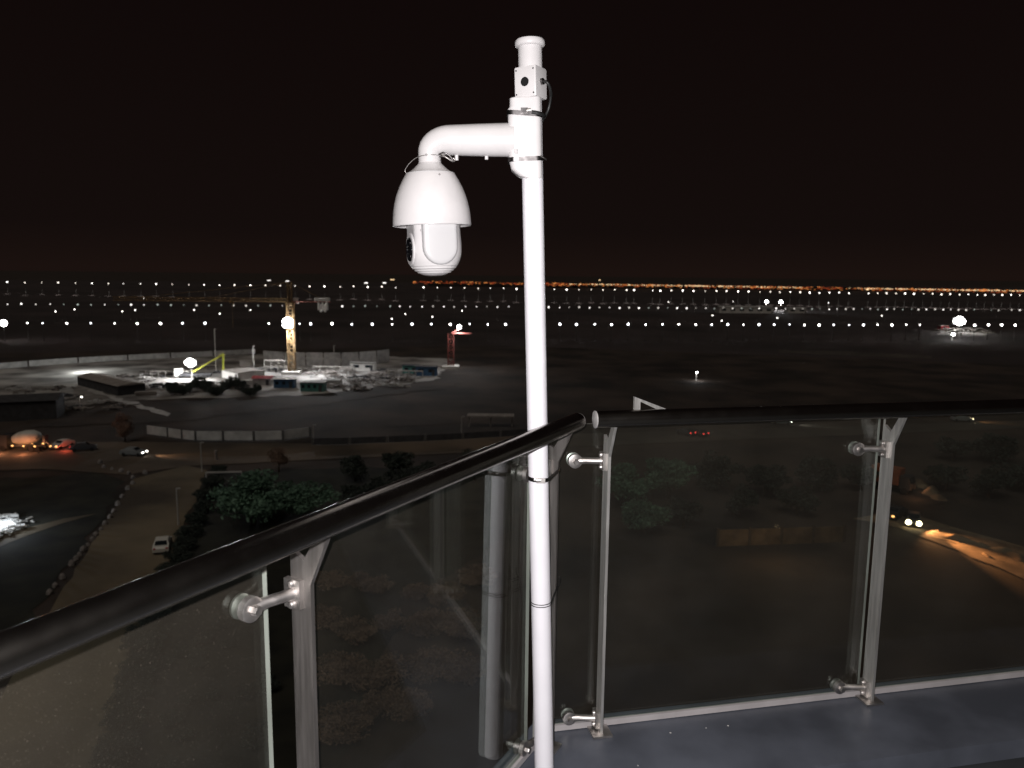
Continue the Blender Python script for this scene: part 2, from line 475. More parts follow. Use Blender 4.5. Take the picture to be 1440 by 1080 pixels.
def rail_part(run, t0, t1, parent, welds):
    o = parent.location
    mbx = MB()
    n = 24
    pts = [run.p(t0 + (t1 - t0) * i / n, 0, RAILZ) - o for i in range(n + 1)]
    mbx.tube(pts, RAILR, 40, caps=False)
    r = mbx.build('handrail', M['polished'], parent, smooth=60)
    q = Matrix((run.n, Vector((0, 0, 1)), run.d)).transposed()
    for tt, sg in ((t0, -1), (t1, 1)):
        mbx = MB()
        e_ = 0.0008 if sg < 0 else -0.0006
        mbx.lathe([(RAILR + e_, 0), (RAILR + e_, sg * 0.003), (RAILR * 0.85, sg * 0.005), (0, sg * 0.0065)], run.p(tt, 0, RAILZ) - o, 32, q=q)
        mbx.build('end_cap', M['white_cap'] if 'white_cap' in M else M['trim'], r, smooth=40)
    for tt in welds:
        mbx = MB()
        mbx.lathe([(RAILR + 0.0002, -0.006), (RAILR + 0.0012, -0.003), (RAILR + 0.0012, 0.003), (RAILR + 0.0002, 0.006)], run.p(tt, 0, RAILZ) - o, 32, q=q)
        mbx.build('weld_seam', M['polished'], r, smooth=60)
    return r
M['white_cap'] = mat('dull_steel_cap', (0.55, 0.53, 0.52), 0.55, 0.3, var=0.1, scale=60)

lb = RL.p(-0.78, 0.09, 0)
left = empty('glass_railing', lb, label='nearer glass railing run slanting in from lower left with polished handrail', cat='railing')
cpt, tL, tR = cross(GU)
rail_part(RL, -2.6, 0.335, left, ())
T_NEAR, T_FAR = -0.775, 0.335
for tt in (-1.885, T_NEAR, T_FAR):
    post_part(RL, tt, left, lb, steel='shadedsteel')
glass_part(RL, -1.86, T_NEAR - 0.050, left)
glass_part(RL, T_NEAR + 0.030, T_FAR - 0.060, left)
glass_part(RL, T_FAR + 0.004, tL - 0.0065, left)
trim_part(RL, -2.6, tL - 0.004, left)

rb = RR.p(0.06, 0.09, 0)
right = empty('glass_railing', rb, label='farther glass railing run across the right side with dark handrail', cat='railing')
rail_part(RR, 0.0, 5.6, right, ())
T_C, T_R = 0.072, 1.135
for tt in (T_C, T_R, 2.2, 3.26):
    post_part(RR, tt, right, rb)
for a_, b_ in ((tR - 0.010, T_R), (T_R, 2.2), (2.2, 3.26)):
    glass_part(RR, a_ + 0.012, b_ - 0.010, right)
trim_part(RR, tR + 0.006, 5.6, right)

# bent flat-bar bracket welded on the back of the far handrail
mb = MB()
b0 = RR.p(0.135, 0.018, RAILZ)
org = b0.copy()
zt = 0.066
def bp(t, u, z): return RR.p(0.135 + t, 0.018 + u, RAILZ + z) - org
for (p0, p1, p2, p3) in (((0, 0.0), (0.020, 0.0), (0.020, zt - 0.016), (0.0, zt)), ((0.0, zt), (0.020, zt - 0.016), (0.105, 0.010), (0.122, 0.019))):
    pl = [p0, p1, p2, p3]
    vs = [bp(t, u, z) for u in (0, 0.012) for t, z in pl]
    mb.add(vs, [(0, 1, 2, 3), (7, 6, 5, 4), (0, 4, 5, 1), (1, 5, 6, 2), (2, 6, 7, 3), (3, 7, 4, 0)])
br = mb.build('flat_bar_bracket', M['brushed'], None, loc=org)
tag(br, 'bent pale flat bar bracket standing on the far handrail', 'bracket')

# ================================================================== POLE AND CAMERA
def bezier(pts, n=24):
    """Catmull-Rom through pts"""
    out = []
    P = [Vector(p) for p in pts]
    P = [P[0] * 2 - P[1]] + P + [P[-1] * 2 - P[-2]]
    for i in range(1, len(P) - 2):
        for k in range(n):
            t = k / n
            a, b, c, d = P[i - 1], P[i], P[i + 1], P[i + 2]
            out.append(0.5 * ((2 * b) + (c - a) * t + (2 * a - 5 * b + 4 * c - d) * t * t + (3 * b - a - 3 * c + d) * t ** 3))
    out.append(P[-2])
    return out
PB = Vector((0.1165, 2.262, 0.0))
LEAN = -math.atan(0.0345)
def pole_frame(name, label, cat, z):
    o = empty(name, PB + Vector((math.sin(LEAN) * z, 0, math.cos(LEAN) * z)), 0, label, cat)
    o.rotation_euler = (0, LEAN, 0)
    return o
PR = 0.0305
pole = pole_frame('camera_pole', 'tall white painted pole wired to the railing post', 'pole', 0)
mb = MB(); mb.lathe([(PR, 0.002), (PR, 2.09)], n=48)
mb.build('shaft', M['polewhite'], pole, smooth=40)
mb = MB(); mb.lathe([(0.0335, 2.14), (0.0335, 2.211)], n=48)
mb.build('top_tube', M['white'], pole, smooth=40)
mb = MB(); mb.lathe([(0.034, 2.208), (0.040, 2.2105), (0.042, 2.214), (0.042, 2.222), (0.039, 2.2275), (0.030, 2.231), (0, 2.233)], n=48)
mb.build('cap', M['white'], pole, smooth=40)
# square junction box, turned a little
JB = R(-30)
qj = Matrix.Rotation(JB, 3, 'Z')
def rrect(hx, hy, r, z, q=None, cx=0.0, cy=0.0, n=5):
    pts = []
    for sx, sy, a0 in ((1, 1, 0), (-1, 1, 90), (-1, -1, 180), (1, -1, 270)):
        for k in range(n + 1):
            a = R(a0 + 90 * k / n)
            p = Vector((sx * (hx - r) + r * math.cos(a), sy * (hy - r) + r * math.sin(a), 0))
            if q is not None: p = q @ p
            pts.append(Vector((p.x + cx, p.y + cy, z)))
    return pts
mb = MB()
jx = 0.0
mb.loft([rrect(0.0325, 0.0325, 0.003, 2.070, qj, jx), rrect(0.034, 0.034, 0.004, 2.073, qj, jx), rrect(0.034, 0.034, 0.004, 2.149, qj, jx), rrect(0.0325, 0.0325, 0.003, 2.152, qj, jx)])
jb = mb.build('junction_box', M['white'], pole, smooth=35)
fn = qj @ Vector((0, -1, 0)); sn = qj @ Vector((1, 0, 0))
up = Vector((0, 0, 1))
qf = Matrix((up.cross(fn), up, fn)).transposed()
mb = MB(); mb.lathe([(0.0125, 0.0343), (0.0125, 0.0355), (0.0095, 0.0355), (0.0092, 0.0346), (0, 0.0346)], Vector((jx, 0, 2.111)), 24, q=qf)
mb.build('knockout_hole', M['dark'], jb, smooth=30)
for sx in (-1, 1):
    for sz in (-1, 1):
        mb = MB()
        mb.lathe([(0.0024, 0.0342), (0.0022, 0.0352), (0, 0.0354)], Vector((jx, 0, 2.111)) + qf @ Vector((sx * 0.027, sz * 0.032, 0)), 10, q=qf)
        mb.build('screw', M['band'], jb, smooth=30)
qs = Matrix((up.cross(sn), up, sn)).transposed()
mb = MB(); mb.lathe([(0.009, 0.0343), (0.009, 0.040), (0.006, 0.043), (0, 0.043)], Vector((jx, 0, 2.113)), 12, q=qs)
mb.build('cable_gland', M['band'], jb, smooth=30)
c0 = Vector((jx, 0, 2.113)) + sn * 0.040
mb = MB(); mb.tube(bezier([c0, c0 + Vector((0.012, -0.004, -0.006)), c0 + Vector((0.020, 0.006, -0.022)), c0 + Vector((0.021, 0.022, -0.040)), c0 + Vector((0.012, 0.034, -0.075)), c0 + Vector((-0.016, 0.022, -0.12))], 8), 0.0042, 10)
mb.build('cable', M['dark'], pole, smooth=40)

# ---- dome camera and its wall bracket clamped on the pole
CZ = 1.86
cam_t = pole_frame('dome_camera', 'white dome security camera hanging from a bracket arm high on the pole', 'camera', CZ)
def Z(z): return z - CZ
# back plate: half shell that hugs the pole
mb = MB()
rows = [(1.850, -0.020, 0.034), (1.858, -0.040, 0.035), (1.876, -0.060, 0.036), (1.900, -0.066, 0.036), (2.040, -0.066, 0.036), (2.046, -0.061, 0.036), (2.068, -0.060, 0.0355), (2.070, -0.058, 0.034)]
rings = []
for z, xl, hw in rows:
    xr = 0.027
    hx, cx = (xr - xl) / 2, (xr + xl) / 2
    rings.append(rrect(hx, hw, min(0.016, hx * 0.7), Z(z), None, cx, 0, 6))
mb.loft(rings)
mb.build('mounting_plate', M['white'], cam_t, smooth=30)
# arm and elbow
AX = -0.292
mb = MB()
path = [(-0.050, 0, Z(1.9600)), (-0.10, 0, Z(1.9612)), (-0.16, 0, Z(1.9625)), (-0.215, 0, Z(1.9638)), (-0.240, 0, Z(1.9640))]
rad = [0.0470, 0.0458, 0.0440, 0.0420, 0.0412]
for k in range(1, 9):
    a = R(90 * k / 8)
    path.append((-0.240 - math.sin(a) * (-AX - 0.240), 0, Z(1.964 - (1 - math.cos(a)) * 0.036)))
    rad.append(0.0412 - 0.0092 * k / 8)
path.append((AX, 0, Z(1.900))); rad.append(0.0315)
mb.tube(path, rad, 36)
arm = mb.build('bracket_arm', M['white'], cam_t, smooth=50)
for sx in (-0.215, -0.130):
    mb = MB(); mb.lathe([(0.005, Z(1.908)), (0.005, Z(1.922))], (sx, 0, 0), 10)
    mb.build('screw', M['white'], arm, smooth=30)
mb = MB(); mb.lathe([(0.0032, 0), (0.0032, 0.003)], (AX - 0.006, -0.0318, Z(1.921)), 10, q=Matrix.Rotation(R(90), 3, 'X'))
mb.build('screw', M['print'], arm)
# shell
prof = [(0.0320, 1.906), (0.0325, 1.902), (0.0350, 1.8985), (0.0500, 1.884), (0.0660, 1.8735), (0.0690, 1.8725), (0.0725, 1.868), (0.0800, 1.855), (0.0910, 1.8335), (0.1000, 1.810), (0.1060, 1.788), (0.1102, 1.764), (0.1120, 1.745), (0.1127, 1.732), (0.1125, 1.7275), (0.1105, 1.725), (0.1080, 1.7255), (0.1040, 1.731), (0.0900, 1.741), (0.0700, 1.744), (0.0, 1.744)]
mb = MB(); mb.lathe([(r, Z(z)) for r, z in prof], (AX, 0, 0), 72)
shell = mb.build('dome_cover', M['white'], cam_t, smooth=28)
mb = MB(); mb.lathe([(0.0690, Z(1.8735)), (0.0698, Z(1.8728)), (0.0705, Z(1.8710)), (0.0696, Z(1.8712))], (AX, 0, 0), 64)
mb.build('seam', M['greyshell'], shell)
def on_shell(ang, z):
    for (r0, z0), (r1, z1) in zip(prof[6:14], prof[7:15]):
        if z1 <= z <= z0:
            r = r0 + (r1 - r0) * (z0 - z) / (z0 - z1)
            return Vector((AX + (r + 0.0005) * math.cos(ang), (r + 0.0005) * math.sin(ang), Z(z)))
    return Vector((AX, 0, Z(z)))
def mark(a0, a1, z0, z1, name='printed_mark'):
    mbx = MB()
    mbx.add([on_shell(a0, z0), on_shell(a1, z0), on_shell(a1, z1), on_shell(a0, z1)], [(0, 1, 2, 3)])
    mbx.build(name, M['print_pale'], shell)
M['print_pale'] = mat('faded_grey_print', (0.46, 0.44, 0.44), 0.5)
for (a0, a1, z0, z1) in ((196, 199, 1.7535, 1.7605), (201, 203.2, 1.7535, 1.761), (204.4, 205.6, 1.7535, 1.761), (206.6, 208.8, 1.7535, 1.7605), (194, 198, 1.7665, 1.768), (201, 205, 1.7672, 1.7685), (195, 200, 1.772, 1.7732), (203, 206, 1.774, 1.7755)):
    mark(R(a0), R(a1), z0, z1)
p = on_shell(R(281), 1.7365)
mb = MB(); mb.lathe([(0.0038, -0.001), (0.0034, 0.0008), (0, 0.001)], p, 12, q=Vector((math.cos(R(281)), math.sin(R(281)), 0)).to_track_quat('Z', 'Y').to_matrix())
mb.build('screw', M['greyshell'], shell, smooth=40)
p = on_shell(R(295), 1.862)
mb = MB(); mb.lathe([(0.003, -0.001), (0.003, 0.001), (0, 0.0012)], p, 10, q=Vector((math.cos(R(295)), math.sin(R(295)), 0.5)).to_track_quat('Z', 'Y').to_matrix())
mb.build('screw', M['print'], shell, smooth=40)
# turning unit below
BZ = 1.664
FD = Vector((-0.935, -0.355, 0)); FS = Vector((0.355, -0.935, 0))
bc = Vector((AX + 0.001, 0, Z(BZ)))
bp_ = [(0.0, 0.078), (0.0785, 0.078), (0.0795, 0.045), (0.0815, 0.012), (0.0815, -0.006)]
for k in range(1, 40):
    a = k / 39 * 90
    e_ = 0.0009 * math.sin((a - 34) / 8.0 * 2 * math.pi) if 34 < a < 66 else 0.0
    bp_.append(((0.0815 + e_) * math.cos(R(a)) ** 0.80, -0.006 - (0.0752 + e_) * math.sin(R(a)) ** 1.0))
bp_[-1] = (0, -0.0814)
mb = MB(); mb.lathe(bp_[::-1], bc, 64)
for i_, v_ in enumerate(mb.v):       # the lens side is cut flat
    d_ = Vector(v_) - bc; e_ = d_.dot(FD) - 0.0665
    if e_ > 0: mb.v[i_] = tuple(Vector(v_) - FD * e_)
ball = mb.build('ball_housing', M['white'], cam_t, smooth=32)
def stadium(w, zt, zb, off, n=14):
    pts = [Vector((w, zt)), Vector((-w, zt))]
    for k in range(n + 1):
        a = R(180 + 180 * k / n)
        pts.append(Vector((w * math.cos(a), zb + w * math.sin(a))))
    return [bc + FD * (-p.x) + Vector((0, 0, p.y)) + FS * off for p in pts]
for sg, nm in ((1, 'side_yoke'), (-1, 'side_yoke')):
    mb = MB()
    rings = [stadium(w, 0.0755, 0.0, sg * off) for w, off in ((0.0495, 0.030), (0.0495, 0.0770), (0.0480, 0.0815), (0.0440, 0.0845), (0.036, 0.0860))]
    if sg < 0: rings = [r_[::-1] for r_ in rings]
    mb.loft(rings)
    mb.build(nm, M['greyshell'], cam_t, smooth=40)
q = Matrix((FS, Vector((0, 0, 1)), FD)).transposed()
mb = MB(); mb.lathe([(0.047, 0.045), (0.047, 0.0680), (0.044, 0.0705), (0.036, 0.0710), (0.0345, 0.0672)], bc + Vector((0, 0, -0.004)), 40, q=q)
fp = mb.build('front_plate', M['white'], cam_t, smooth=35)
lc = bc + Vector((0, 0, -0.004))
mb = MB(); mb.lathe([(0.0335, 0.0668), (0.0335, 0.0725), (0.0315, 0.0735), (0.029, 0.0725), (0.028, 0.0690), (0, 0.0690)], lc, 40, q=q)
ln = mb.build('lens', M['lens'], cam_t, smooth=35)
mb = MB(); mb.lathe([(0.0150, 0.0692), (0.0140, 0.0715), (0.008, 0.0732), (0, 0.0738)], lc, 28, q=q)
mb.build('front_element', M['lens'], ln, smooth=60)
for k in range(5):
    a = R(-62 + 30 * k)
    mb = MB(); mb.lathe([(0.0026, 0.0690), (0.0024, 0.0706), (0, 0.0714)], lc + FS * (0.0225 * math.cos(a)) + Vector((0, 0, 0.0225 * math.sin(a))), 10, q=q)
    mb.build('led_glint', M['white'], ln, smooth=60)  # white dots painted in for the LED reflections inside the lens
for off, dz in ((0.030, 0.047), (0.043, -0.010)):
    d = (FD * 0.62 + FS * 0.785).normalized() if dz > 0 else (FD * 0.55 + FS * 0.835).normalized()
    mb = MB(); mb.lathe([(0.0036, 0.070), (0.0034, 0.0832), (0, 0.0834)], bc + Vector((0, 0, dz)), 10, q=d.to_track_quat('Z', 'Y').to_matrix())
    mb.build('screw', M['print_pale'], ball, smooth=40)
# safety wire loop and cable loop at the neck
nk = Vector((AX, 0, Z(1.9125)))
wp = [nk + Vector(v) for v in ((0.028, -0.022, 0.008), (0.002, -0.034, 0.008), (-0.030, -0.026, 0.004), (-0.054, -0.018, -0.010), (-0.068, -0.012, -0.026), (-0.070, -0.010, -0.034), (-0.062, -0.010, -0.040), (-0.052, -0.008, -0.036))]
mb = MB(); mb.tube(bezier(wp, 8), 0.0011, 8)
mb.build('safety_wire', M['castst'], cam_t, smooth=50)
wp = [nk + Vector(v) for v in ((0.028, -0.020, 0.010), (0.042, -0.026, 0.014), (0.058, -0.024, 0.006), (0.068, -0.020, -0.008), (0.060, -0.022, -0.004), (0.044, -0.026, 0.003), (0.030, -0.024, 0.004))]
mb = MB(); mb.tube(bezier(wp, 8), 0.0022, 8)
mb.build('cable_loop', M['band'], cam_t, smooth=50)
wp = [nk + Vector(v) for v in ((0.036, -0.026, 0.010), (0.050, -0.030, 0.000), (0.066, -0.024, -0.010), (0.074, -0.018, -0.007), (0.068, -0.018, 0.000))]
mb = MB(); mb.tube(bezier(wp, 8), 0.0017, 8)
mb.build('cable_loop', M['castst'], cam_t, smooth=50)
# worm-drive clamp bands round plate and pole
def band(z, tilt, name='clamp_band'):
    mbx = MB(); ringsv = []
    base_ = rrect(0.0490, 0.0385, 0.020, 0, None, -0.0195, 0, 8)
    for (dz, off) in ((-0.0062, 0.0), (-0.0062, 0.0012), (0.0062, 0.0012), (0.0062, 0.0)):
        ringsv.append([Vector((-0.0195 + (p.x + 0.0195) * (1 + off * 22), p.y * (1 + off * 22), Z(z) + dz + tilt * p.x)) for p in base_])
    mbx.loft(ringsv, caps=False)
    b = mbx.build(name, M['band'], cam_t, smooth=30)
    return b
b1 = band(2.0235, -0.10); b2 = band(1.9030, 0.02)
mb = MB(); mb.box((-0.020, -0.0415, Z(2.032)), (0.020, 0.008, 0.014)); mb.tube([(-0.014, -0.044, Z(2.031)), (-0.002, -0.044, Z(2.033))], 0.005, 10, m=M['castst'])
mb.build('worm_screw', M['band'], b1, smooth=30)
mb = MB(); mb.box((-0.046, -0.0415, Z(1.905)), (0.014, 0.008, 0.018)); mb.tube([(-0.046, -0.045, Z(1.914)), (-0.046, -0.045, Z(1.928))], 0.0048, 10, m=M['white'])
mb.build('worm_screw', M['white'], b2, smooth=30)
mb = MB(); mb.tube(bezier([(0.022, -0.037, Z(1.910)), (0.034, -0.030, Z(1.904)), (0.040, -0.016, Z(1.901))], 6), [0.0022] * 12 + [0.0012], 8)
mb.build('band_tail', M['castst'], b2, smooth=40)
mb = MB(); mb.tube(bezier([(0.0, -0.040, Z(2.028)), (0.020, -0.040, Z(2.024)), (0.034, -0.026, Z(2.020)), (0.036, 0.0, Z(2.018))], 6), 0.0052, 8)
mb.build('band_tail', M['dark'], b1, smooth=40)

# ---- ties that fasten the pole to the railing post
def axis_at(z): return PB + Vector((-0.0345 * z, 0, z))
def hull(pts):
    pts = sorted(set((round(p[0], 5), round(p[1], 5)) for p in pts))
    def half(ps):
        h = []
        for p in ps:
            while len(h) >= 2 and (h[-1][0] - h[-2][0]) * (p[1] - h[-2][1]) - (h[-1][1] - h[-2][1]) * (p[0] - h[-2][0]) <= 0:
                h.pop()
            h.append(p)
        return h
    a, b = half(pts), half(pts[::-1])
    return a[:-1] + b[:-1]
def tie(z, r, dz, extra, tail):
    ax = axis_at(z)
    pts = [(ax.x + (PR + r) * math.cos(R(a)), ax.y + (PR + r) * math.sin(R(a))) for a in range(0, 360, 10)]
    for u in (0.060 - extra, 0.114):
        for dt in (-0.007, 0.007):
            q_ = RL.p(T_FAR + dt, u, 0); pts.append((q_.x, q_.y))
    h = hull(pts)
    out = []
    for i, a in enumerate(h):
        b = h[(i + 1) % len(h)]
        k = max(1, int(math.dist(a, b) / 0.012))
        for j in range(k):
            out.append(Vector((a[0] + (b[0] - a[0]) * j / k, a[1] + (b[1] - a[1]) * j / k, z + dz * ((a[0] + (b[0] - a[0]) * j / k) - ax.x))))
    return out
t1_ = axis_at(0.971)
ties = empty('steel_strap', t1_, label='short dark steel strap binding the pole to the railing post below the handrail', cat='strap')
pp = tie(0.971, 0.0012, -0.05, 0.0, 0)
mb = MB()
vs = []
for p_ in pp:
    vs += [p_ - t1_ + Vector((0, 0, -0.006)), p_ - t1_ + Vector((0, 0, 0.006))]
k = len(pp)
mb.add(vs, [(2 * i, 2 * ((i + 1) % k), 2 * ((i + 1) % k) + 1, 2 * i + 1) for i in range(k)])
sb = mb.build('band', M['band'], ties, smooth=60)
sm = sb.modifiers.new('thickness', 'SOLIDIFY'); sm.thickness = 0.0012; sm.offset = 1
mb = MB(); mb.box((0.006, -0.0355, 0.001), (0.026, 0.008, 0.014)); mb.tube([(0.006, -0.038, 0.004), (-0.014, -0.036, 0.005)], 0.0052, 10)
mb.build('worm_screw', M['castst'], ties, smooth=30)
t2_ = axis_at(0.579)
wires = empty('tie_wire', t2_, label='double loop of thin dark wire round the pole halfway down the railing', cat='wire')
for dz0 in (0.0, -0.0075):
    pp = tie(0.579 + dz0, 0.0014, 0.02, 0.0, 0)
    mb = MB(); mb.tube([p_ - t2_ for p_ in pp], 0.0013, 8, closed=True)
    mb.build('wire_loop', M['dark'], wires, smooth=60)
q_ = RL.p(T_FAR, 0.056, 0.579) - t2_
mb = MB(); mb.tube(bezier([q_, q_ + Vector((0.004, -0.004, 0.012)), q_ + Vector((0.006, -0.005, 0.026)), q_ + Vector((0.003, -0.004, 0.034))], 6), 0.0016, 8)
mb.build('twisted_end', M['band'], wires, smooth=60)

# ================================================================== VEGETATION
def crown_mesh(name, n, leaf, m, seed, squash=0.8, clumps=26):
    rnd = random.Random(seed)
    mbx = MB()
    cs = []
    for _ in range(clumps):
        while True:
            p_ = Vector((rnd.uniform(-1, 1), rnd.uniform(-1, 1), rnd.uniform(-0.9, 1)))
            if 0.25 < p_.length < 1: break
        cs.append((p_ * rnd.uniform(0.55, 0.85), rnd.uniform(0.18, 0.40)))
    for i in range(n):
        c, r = cs[i % len(cs)]
        d = Vector((rnd.gauss(0, 1), rnd.gauss(0, 1), rnd.gauss(0, 1))).normalized() * (r * rnd.uniform(0.55, 1.05))
        p_ = c + d
        p_.z *= squash
        a = Vector((rnd.gauss(0, 1), rnd.gauss(0, 1), rnd.gauss(0, 0.6))).normalized()
        b = a.orthogonal().normalized()
        b = (Matrix.Rotation(rnd.uniform(0, 6.28), 3, a) @ b) * leaf * rnd.uniform(0.7, 1.4)
        c_ = a.cross(b).normalized() * leaf * rnd.uniform(0.35, 0.6)
        mbx.add([p_ - b, p_ + c_, p_ + b, p_ - c_], [(0, 1, 2, 3)])
    o = mbx.build(name, m)
    me = o.data
    bpy.data.objects.remove(o)
    return me
CR = {
    'g': [crown_mesh('crown', 5200, 0.050, M['leafg'], 11, 0.62, 40), crown_mesh('crown', 4200, 0.050, M['leafg'], 12, 0.75, 30)],
    'd': [crown_mesh('crown', 3000, 0.060, M['leafd'], 13, 0.7), crown_mesh('crown', 3000, 0.060, M['leafd'], 14, 0.85)],
    'b': [crown_mesh('crown', 3600, 0.050, M['leafb'], 15, 0.7, 34), crown_mesh('crown', 3400, 0.050, M['leafb'], 16, 0.8, 30)],
}
def tree(name, label, base, rx, h, key, var=0, group=None, trunk=True, rz=0.0, cat='tree'):
    t = empty(name, base, rz, label, cat, group)
    if name == 'dark_tree': belts.setdefault(group, []).append(t)
    hz = h * (0.44 if trunk else 0.48)
    if trunk:
        mbx = MB()
        mbx.tube([(0, 0, -0.1), (0.03 * rx, 0.02 * rx, h * 0.3), (0, 0.03 * rx, h * 0.62)], [0.05 * rx + 0.06, 0.035 * rx + 0.04, 0.03], 8)
        for k in range(5):
            a = k * 1.26 + rz
            mbx.tube([(0, 0, h * (0.26 + 0.05 * k)), (math.cos(a) * rx * 0.28, math.sin(a) * rx * 0.28, h * (0.45 + 0.05 * k)), (math.cos(a) * rx * 0.6, math.sin(a) * rx * 0.6, h * (0.58 + 0.05 * k))], [0.02 * rx + 0.03, 0.015 * rx + 0.02, 0.015], 6)
        mbx.build('trunk', M['bark'], t, smooth=60)
    else:
        mbx = MB()
        for k in range(4):
            a = k * 1.57 + 0.3
            mbx.tube([(0, 0, -0.05), (math.cos(a) * rx * 0.2, math.sin(a) * rx * 0.2, h * 0.35), (math.cos(a) * rx * 0.4, math.sin(a) * rx * 0.4, h * 0.7)], [0.05, 0.035, 0.015], 5)
        mbx.build('stem', M['bark'], t)
    o = bpy.data.objects.new('crown', CR[key][var % 2])
    o.location = (0, 0, h - hz); o.scale = (rx, rx, hz / (0.75 if key != 'g' else 0.68))
    col.objects.link(o); o.parent = t
    return t
belts = {}
def at(px, py): return gp(px, py)
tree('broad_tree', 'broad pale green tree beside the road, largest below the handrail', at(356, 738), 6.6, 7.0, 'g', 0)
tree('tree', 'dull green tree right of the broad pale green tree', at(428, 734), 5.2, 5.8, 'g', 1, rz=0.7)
tree('tree', 'small yellowish tree near the white hoarding', at(392, 664), 1.9, 4.6, 'b', 0)
tree('tree', 'small palm-like tree left of the white hoarding by the crossing', at(176, 622), 2.4, 5.6, 'b', 1)
for i, (x, y, r_, h_) in enumerate(((510, 722, 4.2, 4.6), (560, 706, 4.6, 5.0), (612, 690, 4.4, 5.0), (668, 676, 4.2, 4.8), (716, 664, 4.0, 4.8), (500, 676, 3.4, 4.2), (560, 668, 3.6, 4.4))):
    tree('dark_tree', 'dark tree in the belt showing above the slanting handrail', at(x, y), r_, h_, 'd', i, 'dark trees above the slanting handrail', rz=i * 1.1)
for i, (x, y, r_, h_) in enumerate(((880, 712, 4.6, 6.2), (940, 700, 4.8, 6.6), (905, 752, 3.6, 4.8), (1005, 690, 4.6, 5.8), (1075, 696, 4.4, 5.4), (1150, 690, 4.4, 5.4), (960, 742, 3.2, 4.4), (1120, 724, 3.4, 4.2), (1210, 690, 3.6, 4.8), (1040, 726, 3.4, 4.2))):
    tree('dark_tree', 'dark green tree behind the far glass panel and brown wall', at(x, y), r_, h_, 'g' if i < 3 else 'd', i, 'dark trees seen through the far glass', rz=i * 0.9)
for i, (x, y, r_, h_) in enumerate(((1330, 690, 4.0, 4.6), (1390, 700, 4.2, 4.8), (1440, 690, 4.2, 5.0), (1400, 650, 4.6, 5.2), (1340, 648, 4.0, 4.8))):
    tree('dark_tree', 'dark tree above the headlit dirt road at far right', at(x, y), r_, h_, 'd', i, 'dark trees right of the last post', rz=i * 1.3)
for i in range(22):
    f = i / 21
    x, y = 470 + 190 * (i % 6) / 5 + random.uniform(-14, 14), 836 + (i // 6) * 62 + random.uniform(-14, 14)
    tree('shrub', 'brownish dry shrub seen through the near glass panel', at(x, y), random.uniform(1.7, 3.0), random.uniform(1.6, 2.8), 'b', i, 'dry shrubs behind the near glass', trunk=False, rz=i, cat='shrub')
for i in range(24):
    f = i / 23
    x = y = 0
    x, y = (292 + (200 - 292) * f / 0.5, 668 + (872 - 668) * f / 0.5) if f < 0.5 else (200 + (146 - 200) * (f - 0.5) / 0.5, 872 + (1080 - 872) * (f - 0.5) / 0.5)
    tree('hedge_shrub', 'dark hedge shrub along the right edge of the road', at(x + 16, y), random.uniform(1.7, 2.3), random.uniform(1.6, 2.2), 'd', i, 'hedge shrubs along the road', trunk=False, rz=i, cat='shrub')
for i in range(18):
    x, y = 230 + random.uniform(0, 150), 880 + random.uniform(0, 210)
    tree('low_shrub', 'low dark shrub on the verge behind the near left glass', at(x, y), random.uniform(0.7, 1.3), random.uniform(0.6, 1.1), 'd', i, 'low shrubs on the verge', trunk=False, rz=i * 2, cat='shrub')
for i in range(16):
    f = i / 15
    tree('site_hedge_shrub', 'dark shrub in the row along the front of the lit site', at(242 + 118 * f, 548 + 6 * math.sin(i) + 3), random.uniform(2.0, 3.0), random.uniform(2.2, 3.4), 'd', i, 'shrub row in front of the site', trunk=False, rz=i, cat='shrub')

for grp, ts in belts.items():
    ts.sort(key=lambda t: t.location.x / t.location.y)
    for i, t in enumerate(ts):
        t['label'] = ('first second third fourth fifth sixth seventh eighth ninth tenth'.split()[i]) + ' from the left of the ' + grp

# ================================================================== ROADS AND VEHICLES
def painted_stone(p_, s, i):
    rnd = random.Random(i)
    mbx = MB()
    mbx.lathe([(0.30 * s, -0.05), (0.36 * s, 0.12 * s), (0.30 * s, 0.42 * s), (0.14 * s, 0.60 * s), (0, 0.64 * s)], n=7)
    mbx.v = [(x * rnd.uniform(0.8, 1.2), y * rnd.uniform(0.8, 1.2), z) for x, y, z in mbx.v]
    o = mbx.build('edge_stone', M['stone'], None, loc=p_, rz=rnd.uniform(0, 6))
    tag(o, 'pale edge stone in the curving row along the left side of the road', 'stone', 'edge stones along the road')
path_s = [(141, 652), (146, 658), (158, 661), (171, 664), (181, 667), (187, 673), (187, 681), (180, 689), (172, 700), (166, 711), (160, 721), (155, 729), (148, 738), (142, 746), (135, 754), (130, 760), (124, 768), (118, 775), (112, 782), (107, 788), (101, 795), (88, 814), (78, 826), (70, 836)]
for i, (x, y) in enumerate(path_s):
    painted_stone(at(x, y), (1.05 if i != 0 else 1.5) * random.uniform(0.7, 1.15), i)
painted_stone(at(204, 667), 1.2, 90)

